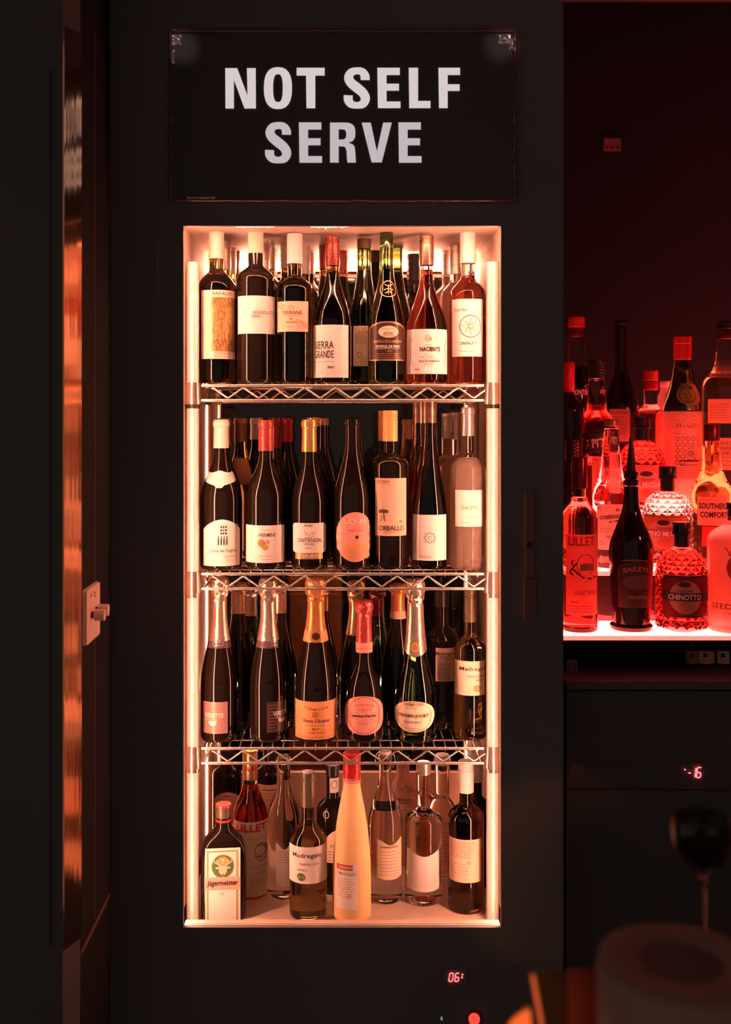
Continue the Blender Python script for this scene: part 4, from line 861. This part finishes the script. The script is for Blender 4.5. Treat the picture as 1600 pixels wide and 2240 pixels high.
def quaglia(b, x0, x1, y0, y1, word, m, band, tcol, x=None):
    b.P = [(max(r, b.R * .98) if y0 else r, z) for r, z in b.P] if False else b.P
    l = b.patch('paper_label', x0, x1, y0, y1, band, None, 'rect', .0012); xm = (x0 + x1) / 2 if x is None else x; h_ = y1 - y0
    b.patch('label_art', x0 + 2, x1 - 2, y0 + 5, y1 - 4, m, l, 'rect', .0016); b.patch('round_panel', xm - 32, xm + 32, y0 + h_ * .12, y0 + h_ * .92, PAPP, l, 'oval', .002)
    b.patch('crest', xm - 14, xm + 12, y0 + h_ * .14, y0 + h_ * .28, PAPD, l, 'oval', .0024); b.text('LIQUORE', xm, y0 + h_ * .37, 6, INKB, l, w=32, off=.0026)
    b.patch('name_band', x0, x1, y0 + h_ * .42, y0 + h_ * .61, band, l, 'rect', .0024); b.text(word, xm, y0 + h_ * .515, 12, tcol, l, True, w=min(70, 9.5 * len(word)), off=.0029)
    b.patch('fruit_print', xm - 12, xm + 12, y0 + h_ * .66, y0 + h_ * .88, PAPO, l, 'oval', .0024, 12)
    return l
quaglia(b, 1454, 1544, 1259, 1350, 'CHINOTTO', ARTR, PAPD, WHI)
b = BR('cut glass clear liqueur bottle with black stopper and PINO MUGO label, second step', 1461, 1074, 54, 2, name='cut_glass_liqueur_bottle', sh=1110, nk=1074, nw=17, glass=G_CLR, diamond=dia(1080, 1240, 17, 16, 2.435, TZ[1]),
       pts=[(1230, 53), (1130, 54), (1115, 53), (1102, 50), (1090, 44), (1081, 35), (1076, 22)], cap=('stopper', C_BLK, 1074, 1020, 19))
quaglia(b, 1413, 1500, 1127, 1206, 'PINO MUGO', PAPO, PAPB, WHI, 1454)
b = BR('cut glass dark red liqueur bottle with black stopper and CILIEGIA label, third step', 1405, 962, 50, 3, name='cut_glass_liqueur_bottle', sh=1010, nk=964, nw=17, glass=G_RED, diamond=dia(968, 1110, 15, 16, 2.60, TZ[2]),
       pts=[(1100, 50), (1015, 50), (1000, 48), (985, 43), (974, 34), (966, 22)], cap=('stopper', C_BLK, 962, 913, 19))
quaglia(b, 1388, 1448, 1020, 1098, 'CILIEGIA', PAPR, PAPR, WHI, 1415)
b = BR('clear bottle with amber stopper and cream EL GOBERNADOR label, second step', 1338, 935, 41, 2, name='pisco_bottle', sh=1065, nk=940, nw=16, glass=G_CLR,
       pts=[(1235, 41), (1090, 41), (1072, 39), (1060, 34), (1045, 27), (1020, 22), (980, 18.5), (945, 16)], cap=('plain', C_BRO, 932, 917, 16.5))
l = b.label(1308, 1368, 1103, 1203, PAPC, 'cut'); b.text('EL', 1352, 1115, 6, INK, l, True, w=9); b.text('GOBERNADOR', 1344, 1130, 9, INK, l, True, w=66, rot=6); b.strokes([[(1334, 1142), (1350, 1139), (1364, 1138)]], 3, INK, l); b.patch('figure_hat', 1350, 1364, 1146, 1151, INK, l, 'oval', .0012); b.patch('figure', 1347, 1366, 1150, 1170, INK, l, 'leaf', .0011); b.text('RESERVADO', 1346, 1177, 5, INKB, l, True, w=36, rot=-12); b.lines(1314, 1340, 1156, 1164, 3, INKB, l, .8)
b.strokes([[(1313 + 4 * math.cos(t) * (1 - t / 9), 1112 + 4 * math.sin(t) * (1 - t / 9)) for t in [i * .7 for i in range(12)]], [(1318 + 6 * math.cos(t) * (1 - t / 9), 1188 + 6 * math.sin(t) * (1 - t / 9)) for t in [i * .7 for i in range(12)]]], .9, INKB, l)
b = BR('whiskey liqueur bottle with fluted shoulder, dark red cap and SOUTHERN COMFORT label', 1558, 960, 45, 2, name='whiskey_liqueur_bottle', sh=1070, nk=968, nw=15, glass=G_AMB,
       pts=[(1235, 45), (1080, 45), (1070, 43), (1058, 37), (1045, 29), (1030, 23), (1005, 18.5), (975, 15.5)], cap=('plain', C_DRD, 965, 929, 17))
l = b.label(1528, 1590, 1087, 1150, PAPP); b.text('SOUTHERN', 1563, 1107, 13, INK, l, True, w=66); b.text('COMFORT', 1563, 1126, 13, INK, l, True, w=60); b.lines(1535, 1580, 1094, 1094, 1, INKF, l, .9); b.patch('lower_label', 1538, 1598, 1152, 1196, INKR, b.root, 'rect', .0008)
b = BR('frosted pink spirit bottle with round shoulders and pomegranate label, right edge front step', 1608, 1142, 58, 1, name='spirit_bottle', sh=1190, nk=1140, nw=16, p=1.9, glass=G_FRP, cap=('stopper', C_BLK, 1128, 1100, 20))
l = b.label(1557, 1640, 1190, 1346, PAPP); b.text('SEEDLIP', 1594, 1328, 12, INKB, l, w=78); b.patch('fruit_print', 1592, 1628, 1216, 1270, INKR, l, 'oval', .0011); b.strokes([[(1588, 1198), (1594, 1204), (1598, 1216)], [(1604, 1196), (1601, 1206), (1600, 1216)]], 2, INKB, l); b.lines(1584, 1610, 1343, 1343, 1, INKB, l, .9)
b = BR('red orange aperitif bottle with slanted black APEROL band and dark cap, third step', 1306, 828, 45, 3, name='aperitif_bottle', sh=970, nk=898, nw=19, glass=G_RED, fill=866,
       pts=[(1100, 45), (960, 45), (935, 43), (920, 38), (905, 27), (896, 21), (880, 20.5), (860, 20), (835, 17.5)], cap=('ribbed', C_BLK, 828, 787, 18.5))
l = b.patch('name_band', 1277, 1345, 948, 992, PAPD, None, 'rect', .0012); b.text('APEROL', 1317, 968, 20, WHI, l, True, w=74, rot=7); b.strokes([[(1277, 990), (1343, 983)], [(1277, 953), (1343, 947)]], 1.5, PAPR, l)
l = b.label(1296, 1345, 1000, 1090, PAPP); b.text('APERITIVO', 1314, 1006, 5, INKR, l, w=30); b.strokes([[(1300, 1000), (1310, 1015), (1306, 1040), (1312, 1060)], [(1318, 1010), (1322, 1030), (1314, 1050)]], 1.2, INKR, l)
b = BR('straw wrapped maraschino bottle with red cap, green seal and LUXARDO label', 1494, 800, 42, 3, name='maraschino_bottle', sh=900, nk=800, nw=17, glass=G_GRN, Y=2.64,
       pts=[(1100, 41), (905, 42), (890, 41), (872, 37), (850, 30), (825, 23), (800, 19), (790, 17)], cap=('plain', C_RED, 787, 736, 19))
zt_ = lambda py: Z(py, b.Y) - b.z0
lathe('straw_wrap', [(42.5 * b.k, .001), (43.4 * b.k, .004), (43.4 * b.k, zt_(912)), (42.5 * b.k, zt_(900))], G_STR, b.root, 36)
b.cap('plain', GOLDI, 753, 750, 19.3, 'cap_ring')
sl = b.patch('round_seal', 1482, 1527, 838, 886, OLG, None, 'oval', .0016, 18); b.ring(1504.5, 862, 18, 20, 1.3, INK, sl, .0022); b.text('GIROLAMO', 1503, 849, 6, INK, sl, w=28, off=.0022); b.text('1821', 1506, 878, 5, INK, sl, w=14, off=.0022); b.strokes([[(1494, 860), (1500, 866), (1506, 858), (1512, 867)], [(1498, 870), (1510, 871)]], 1.5, INK, sl, .0022)
b.P = [(43.6 * b.k, z) if z < zt_(905) else (r, z) for r, z in b.P]
l = b.label(1475, 1532, 922, 1050, PAPP); b.text('LUXARDO', 1504, 931, 10, INKB, l, True, w=54); b.lines(1480, 1500, 948, 948, 1, INKB, l)
for r_ in range(5):
    for c_ in range(5):
        if r_ < 2 or c_ < 2: b.ring(1484 + c_ * 10.5, 960 + r_ * 13, 4.3, 5.2, 1.3, INKB, l)
b.ring(1512, 993, 13, 14, 1.4, INKB, l); b.patch('picture', 1504, 1519, 985, 1001, PAPB, l, 'oval', .0012); b.patch('black_band', 1488, 1528, 1006, 1010, INK, l, 'rect', .001, 4, 1); b.text('MARASCHINO', 1508, 1017, 4, INK, l, w=40); b.lines(1478, 1528, 1024, 1044, 5, INKB, l, .9)
b = BR('tall amber digestif bottle with ribbed red cap and MONTENEGRO lettering, top step left', 1262, 737, 33, 4, name='digestif_bottle', sh=860, nk=735, nw=16, glass=G_BLK, fill=801,
       pts=[(1000, 33), (870, 33), (840, 30), (815, 24), (800, 20.5), (770, 18), (745, 16.5)], cap=('ribbed', C_RED, 718, 693, 17.5))
b.cap('plain', C_DRD, 737, 718, 17.2, 'neck_sleeve'); b.text('MONTENEGRO', 1282, 858, 12, WHI, b.root, True, w=64, off=.002); b.ring(1284, 846, 7, 4, 1, WHI, b.root, .002)
b = BR('tall black bottle with peach back label, second from left on top step', 1360, 700, 38, 4, name='calvados_bottle', sh=900, nk=800, nw=13.5, glass=G_BLK, p=1.0, lip=True)
l = b.label(1335, 1378, 895, 966, PAPR, name='back_label'); b.text('Coeur du Breuil', 1354, 902, 5, INKB, l, w=38); b.lines(1340, 1372, 912, 950, 8, INKB, l, .9)
b = BR('pink filled bottle with ribbed red cap behind the cut glass stopper bottles', 1424, 810, 40, 4, name='spirit_bottle', sh=930, nk=882, nw=14.5, glass=G_ROS, fill=885, cap=('ribbed', C_RED, 834, 810, 16)); b.cap('plain', C_RED, 853, 835, 15.8, 'neck_sleeve')
b = BR('pale glowing white bottle with rounded shoulder left of the straw wrapped bottle', 1456, 835, 27, 4, name='spirit_bottle', sh=910, nk=850, nw=11, p=1.3, glass=G_WHF, Y=2.80, cap=('plain', C_WHT, 846, 834, 12))
b = BR('square shouldered amber whisky bottle with SUNTORY WHISKY TOKI label, right edge third step', 1588, 720, 50, 3, name='whisky_bottle', sh=850, nk=745, nw=16, glass=G_AMB, fill=826,
       pts=[(1100, 50), (870, 50), (845, 49), (832, 46), (822, 38), (810, 27), (790, 21), (750, 17)], cap=('ribbed', C_BLK, 722, 703, 18)); b.cap('plain', C_DRD, 742, 722, 17.4, 'neck_sleeve')
l = b.label(1552, 1615, 873, 926, PAPP, name='upper_label'); b.lines(1556, 1596, 884, 914, 6, INKB, l, .9)
l = b.label(1566, 1630, 958, 1028, PAPP); b.text('SUNTORY', 1592, 970, 8, INKB, l, w=50); b.text('WHISKY', 1590, 980.5, 8, INKB, l, w=40); b.text('TOKI', 1586, 991, 8, INKB, l, w=30); b.lines(1572, 1606, 1000, 1018, 3, INKB, l, .9)
b = BR('dark bottle with red neck foil at left edge of second step', 1252, 985, 30, 2, name='liqueur_bottle', sh=1040, nk=1010, nw=13, glass=G_BLK, seg=28, cap=('ribbed', C_BLK, 1006, 960, 15))
b = BR('dark bottle with bright red neck label at left edge of third step', 1244, 795, 34, 3, name='liqueur_bottle', sh=905, nk=860, nw=12, glass=G_BLK, seg=28, Y=2.55, cap=('plain', C_RED, 857, 793))

# paper labels here glow through: translucent versions of the same papers
TRM = {}
def translucent(m):
    if m.name not in TRM:
        c = m.copy(); c.name = 'translucent_' + m.name; n = c.node_tree.nodes; L = c.node_tree.links
        b_ = n['Principled BSDF']; t = n.new('ShaderNodeBsdfTranslucent'); t.inputs[0].default_value = b_.inputs['Base Color'].default_value
        x = n.new('ShaderNodeMixShader'); x.inputs[0].default_value = .55; o = [q for q in n if q.type == 'OUTPUT_MATERIAL'][0]
        L.new(b_.outputs[0], x.inputs[1]); L.new(t.outputs[0], x.inputs[2]); L.new(x.outputs[0], o.inputs[0]); TRM[m.name] = c
    return TRM[m.name]
for r_ in [o_ for o_ in col.objects if o_.type == 'EMPTY' and o_.get('category') == 'bottle' and o_.location.x > XN - .02]:
    for c_ in r_.children_recursive:
        if c_.type == 'MESH' and c_.data.materials[0].name in ('white_paper', 'cream_paper', 'peach_paper', 'orange_paper', 'pink_paper', 'red_label_art'):
            c_.data.materials[0] = translucent(c_.data.materials[0])
# ---------------------------------------------------------------- under the lit steps
uc = empty('undercounter_fridge', (XN, YT + .01, 0), 'dark undercounter fridge front with red minus sixteen display', 'fridge')
def ub(px0, py0, px1, py1, y0, y1, z0=None):
    return MB().box((X(px0, y0) - XN, y0 - YT - .01, (Z(py1, y0) if z0 is None else z0)), (X(px1, y0) - XN if px1 < 1700 else XF - .01 - XN, y1 - YT - .01, Z(py0, y0)))
ub(1240, 1491, 1800, 1509, 2.212, 2.86).make('top_slab', WALLD, uc)
ub(1240, 1512, 1800, 1666, 2.222, 2.86).make('upper_drawer', WALLD, uc)
ub(1237, 1666.5, 1800, 1668.2, 2.216, 2.222).make('trim_line', HANDM, uc)
ub(1240, 1669, 1800, 1724, 2.222, 2.86).make('control_panel', WALLD, uc)
ub(1240, 1724.8, 1800, 1726.2, 2.216, 2.222).make('trim_line', HANDM, uc)
ub(1240, 1728, 1800, 2500, 2.222, 2.86, 0).make('door', WALLD, uc)
ub(1247, 1671.5, 1276, 1695, 2.2205, 2.2218).make('rating_plate', HANDM, uc)
SEG = {'0': 'abcdef', '1': 'bc', '6': 'acdefg', '5': 'acdfg', '-': 'g'}
def digits(s, x, y, w_, h_, Y, par, ox_, oy_, oz_, sl=.12, th=2.4, gap=4):
    for ch in s:
        if ch == ':':
            for q in (.12, .42): pass
            for q in (.18, .52):
                cx_, cy_ = x + 2 + sl * h_ * (1 - q), y + h_ * q; MB().box((X(cx_ - 1.6, Y) - ox_, Y - oy_, Z(cy_ + 1.6, Y) - oz_), (X(cx_ + 1.6, Y) - ox_, Y + .001 - oy_, Z(cy_ - 1.6, Y) - oz_)).make('digit_dot', REDL, par)
            x += 8; continue
        seg = {'a': ((0, 0), (1, 0)), 'b': ((1, 0), (1, .5)), 'c': ((1, .5), (1, 1)), 'd': ((0, 1), (1, 1)), 'e': ((0, .5), (0, 1)), 'f': ((0, 0), (0, .5)), 'g': ((0, .5), (1, .5))}
        m_ = MB()
        for c_ in SEG[ch]:
            (a0, b0), (a1, b1) = seg[c_]; e = .06
            p0 = (x + a0 * w_ + sl * h_ * (1 - b0), y + b0 * h_); p1 = (x + a1 * w_ + sl * h_ * (1 - b1), y + b1 * h_)
            p0, p1 = ((p0[0] + (p1[0] - p0[0]) * .1, p0[1] + (p1[1] - p0[1]) * .1), (p1[0] - (p1[0] - p0[0]) * .1, p1[1] - (p1[1] - p0[1]) * .1))
            m_.tube([(X(p0[0], Y) - ox_, Y - oy_, Z(p0[1], Y) - oz_), (X(p1[0], Y) - ox_, Y - oy_, Z(p1[1], Y) - oz_)], th / 2 * Y / F, 8)
        m_.make('digit', REDL, par); x += w_ + gap
digits('-', 1506, 1680, 7, 22, 2.219, uc, XN, YT + .01, 0, 0); digits('16', 1512, 1679, 9, 22, 2.219, uc, XN, YT + .01, 0, .12, 2.8, 3)
MB().tube([(X(1498, 2.219) - XN, 2.219 - YT - .01, Z(1683.5, 2.219)), (X(1501, 2.219) - XN, 2.219 - YT - .01, Z(1683.5, 2.219))], .0014, 8).make('digit_dot', REDL, uc)
# dark glass shelf space with small bottles
zs_ = Z(1491, 2.212) + .0003
for (lb_, cx, m_, w_) in (('small dark bottle with peach label under the lit steps, leftmost of three', 1515, PAPB, 17), ('small dark bottle with picture label under the lit steps, middle of three', 1544, PAPR, 21), ('small dark bottle with pale strip label under the lit steps, rightmost of three', 1583, PAPP, 15)):
    b = Bottle(lb_, cx, 1404, w_, zbase=zs_, Y=2.36, sh=1425, nk=1412, nw=8, p=1.4, glass=G_BLK, seg=24, cap=('plain', C_BLK, 1410, 1403))
    l = b.label(cx - w_ * .86, cx + w_ * .86, 1424, 1452, m_); b.text('RYE', cx, 1445, 5, INKR, l); b.patch('cup_print', cx - 5, cx + 4, 1428, 1438, PAPD, l, 'arch', .001)
tk = MB().box((X(1439, 2.5), 2.49, Z(1452, 2.5)), (X(1457, 2.5), 2.50, Z(1442, 2.5))); 
gp = empty('dark_glass_panel', (XN, 2.5, zs_), 'dark glass panel with small orange sticker under the lit steps', 'panel')
MB().box((.002, .0, 0), (XF - .004 - XN, .006, t1 - .013 - zs_)).make('pane', RISER, gp)
MB().box((X(1439, 2.5) - XN, -.0008, Z(1452, 2.5) - zs_), (X(1457, 2.5) - XN, -.0001, Z(1443, 2.5) - zs_)).make('sticker', PAPR, gp)
vg = empty('small_vent_grille', (X(1250, 2.3), 2.3, zs_), 'small reddish vent grille in the corner under the lit steps', 'vent')
for i in range(6): MB().box((X(1241 + i * 4, 2.3) - X(1250, 2.3), 0, 0), (X(1243 + i * 4, 2.3) - X(1250, 2.3), .004, .024)).make('slat', PAPB, vg)

# ---------------------------------------------------------------- small wall things
def wall_thing(name, label, cat, px0, py0, px1, py1, m, y=YW, d=.006, parts=()):
    r = empty(name, (X((px0 + px1) / 2, y), y, Z(py1, y)), label, cat)
    k_ = y / F; w_ = (px1 - px0) * k_ / 2; h_ = (py1 - py0) * k_
    bm = bmesh.new(); bmesh.ops.create_cube(bm, size=1); bmesh.ops.scale(bm, vec=(2 * w_, d, h_), verts=bm.verts); bmesh.ops.translate(bm, vec=(0, -d / 2 - .0003, h_ / 2), verts=bm.verts)
    bmesh.ops.bevel(bm, geom=bm.edges[:], offset=min(.0015, d * .3), segments=2, affect='EDGES')
    me = bpy.data.meshes.new('plate'); bm.to_mesh(me); bm.free(); me.materials.append(m); o = bpy.data.objects.new(parts or 'plate', me); col.objects.link(o); o.parent = r; return r
h = wall_thing('cooler_latch', 'dull red brown vertical latch bar on wall right of the cooler', 'latch', 1148, 1075, 1169, 1264, HANDM, parts='upper_bar')
k_ = YW / F
MB().box((X(1146, YW) - X(1158.5, YW), -.008, Z(1350, YW) - Z(1264, YW)), (X(1171, YW) - X(1158.5, YW), -.0003, Z(1266.5, YW) - Z(1264, YW))).make('lower_bar', HANDM, h)
MB().tube([(0, -.0062, Z(1191, YW) - Z(1264, YW)), (0, -.0085, Z(1191, YW) - Z(1264, YW))], .0062, 18).make('keyhole', INK, h, True, 40)
wall_thing('hinge_plate', 'faint dark hinge plate on wall left of the top shelf', 'hinge', 333, 535, 347, 650, TRIMM)
wall_thing('hinge_plate', 'faint dark hinge plate on wall left of the third shelf', 'hinge', 331, 1204, 353, 1317, TRIMM)
r = wall_thing('wall_socket', 'small dim reddish wall socket high above the lit liquor steps', 'socket', 1320, 303, 1358, 331, HANDM, y=3.0, parts='socket_plate')
for i in (-1, 0, 1): MB().tube([(i * .014, -.0066, .008), (i * .014, -.008, .008)], .0032, 10).make('socket_hole', INK, r)
r = wall_thing('timer_display', 'black timer display glowing red 06 below the cooler', 'display', 968, 2118, 1024, 2156, WALL, d=.002, parts='display_face')
digits('06:', 982, 2129, 8, 18, YW - .0035, r, X(996, YW), YW, Z(2156, YW), .15, 2.2, 5)
r = empty('red_push_button', (X(1037, YW), YW, Z(2225, YW)), 'round glowing red push button below the timer display', 'button')
vs = []
MB().tube([(0, -.0003, 0), (0, -.005, 0)], .0132, 24).make('button_rim', C_DRD, r, True, 40); lathe_pts = MB().tube([(0, -.005, 0), (0, -.008, 0), (0, -.0095, 0)], .0108, 24).make('button_lens', REDB, r, True, 40)
tag(MB().box((X(965, YW), YW - .002, Z(2231, YW)), (X(968, YW), YW - .0003, Z(2224, YW))).make('green_indicator_light', GRNL), 'tiny green indicator light at bottom left of the red button', 'light')

# ---------------------------------------------------------------- wine glass on the low service ledge
gy = 1.09; gx = X(1538, gy)
wg = empty('wine_glass', (gx, gy, .8403), 'empty stemmed coupe glass with red glints, right below the minus sixteen display', 'glass')
zr = Z(1790, gy) - .8403
pr = [(.030, 0), (.031, .001), (.028, .002), (.009, .004), (.0036, .010), (.0032, .03), (.0034, zr - .060), (.008, zr - .052), (.019, zr - .044), (.027, zr - .030), (.0305, zr - .014), (.0295, zr), (.0288, zr), (.0297, zr - .014), (.0262, zr - .029), (.018, zr - .0425), (.007, zr - .0505), (.001, zr - .051)]
lathe('glass_body', pr, WGL, wg, 40)
# ---------------------------------------------------------------- foreground: counter, canister, copper holder
ct = tag(MB().box((-.2, .35, .80), (1.2, 1.14, .84)).make('front_counter', WALLD), 'black front counter under the dark canister, just below the picture', 'counter')
cn = empty('round_canister', (X(1492, .90), .90, .8403), 'large dark brown round canister with recessed lid, blurred in front', 'canister')
R_ = 182 * .9 / F; zt = Z(2108, .9) - .84
lathe('canister_body', [(R_ * .97, 0), (R_, .004), (R_, zt - .006), (R_ * .985, zt - .001), (R_ * .95, zt)], CANM, cn, 64)
lathe('lid_ring', [(R_ * .53, zt + .0002), (R_ * .97, zt + .0002), (R_ * .975, zt + .002), (R_ * .90, zt + .0042), (R_ * .58, zt + .0035), (R_ * .53, zt + .001), (R_ * .50, zt + .0003)], CANM, cn, 64)
lathe('lid_centre', [(R_ * .48, zt + .0003), (R_ * .48, zt + .001)], WALLD, cn, 48)
YH = .97
hd = empty('copper_menu_holder', (X(1235, YH), YH, .8403), 'copper edged holder with dark and red cards beside the canister', 'holder')
def hp(px, py, y=YH): return (X(px, y) - X(1235, YH), y - YH, Z(py, y) - .8403)
def rail(p, q, r, m, nm):
    MB().tube([p, q], r, 12).make(nm, m, hd, True, 40)
pb = hp(1236, 2420); pt_ = hp(1166, 2132)
rail((pb[0], 0, .003), (pt_[0], 0, pt_[2]), .0022, HOLD, 'copper_rail')
rail((hp(1200, 2420)[0], -.03, .003), (hp(1308, 2190)[0], -.02, hp(0, 2190)[2]), .0022, HOLD, 'copper_rail')
def quad(nm, P, m, th=.0012):
    vs = [tuple(p) for p in P] + [(p[0], p[1] + th, p[2]) for p in P]; k = len(P)
    fs = [tuple(range(k)), tuple(reversed(range(k, 2 * k)))] + [(i, k + i, k + (i + 1) % k, (i + 1) % k) for i in range(k)]
    return mk(nm, vs, fs, m, hd)
f = lambda px, py: (hp(px, py)[0], .004, max(.001, hp(px, py)[2]))
quad('dark_card', [f(1170, 2131), f(1244, 2129), f(1250, 2500), f(1245, 2500)], HOLDG)
g_ = lambda px, py: (hp(px, py)[0], .006, max(.001, hp(px, py)[2]))
quad('red_card', [g_(1244, 2129), g_(1330, 2128), g_(1330, 2500), g_(1244, 2500)], HOLDR)
nk = empty('folded_napkin', (X(1140, .93), .93, .8403), 'folded orange lit paper napkin at bottom edge left of copper holder', 'napkin')
P = [(1112, 2245), (1120, 2232), (1132, 2222), (1146, 2213), (1160, 2208), (1162, 2232), (1166, 2270), (1168, 2500), (1120, 2500)]
vs = [(X(a_, .93) - X(1140, .93), 0, max(.0005, Z(b_, .93) - .8403)) for a_, b_ in P]; vs += [(v[0] * .9 + .003, .012, v[2] * .98) for v in vs]; k = len(P)
mk('napkin_sheet', vs, [tuple(range(k)), tuple(reversed(range(k, 2 * k)))] + [(i, k + i, k + (i + 1) % k, (i + 1) % k) for i in range(k)], PAPO, nk)
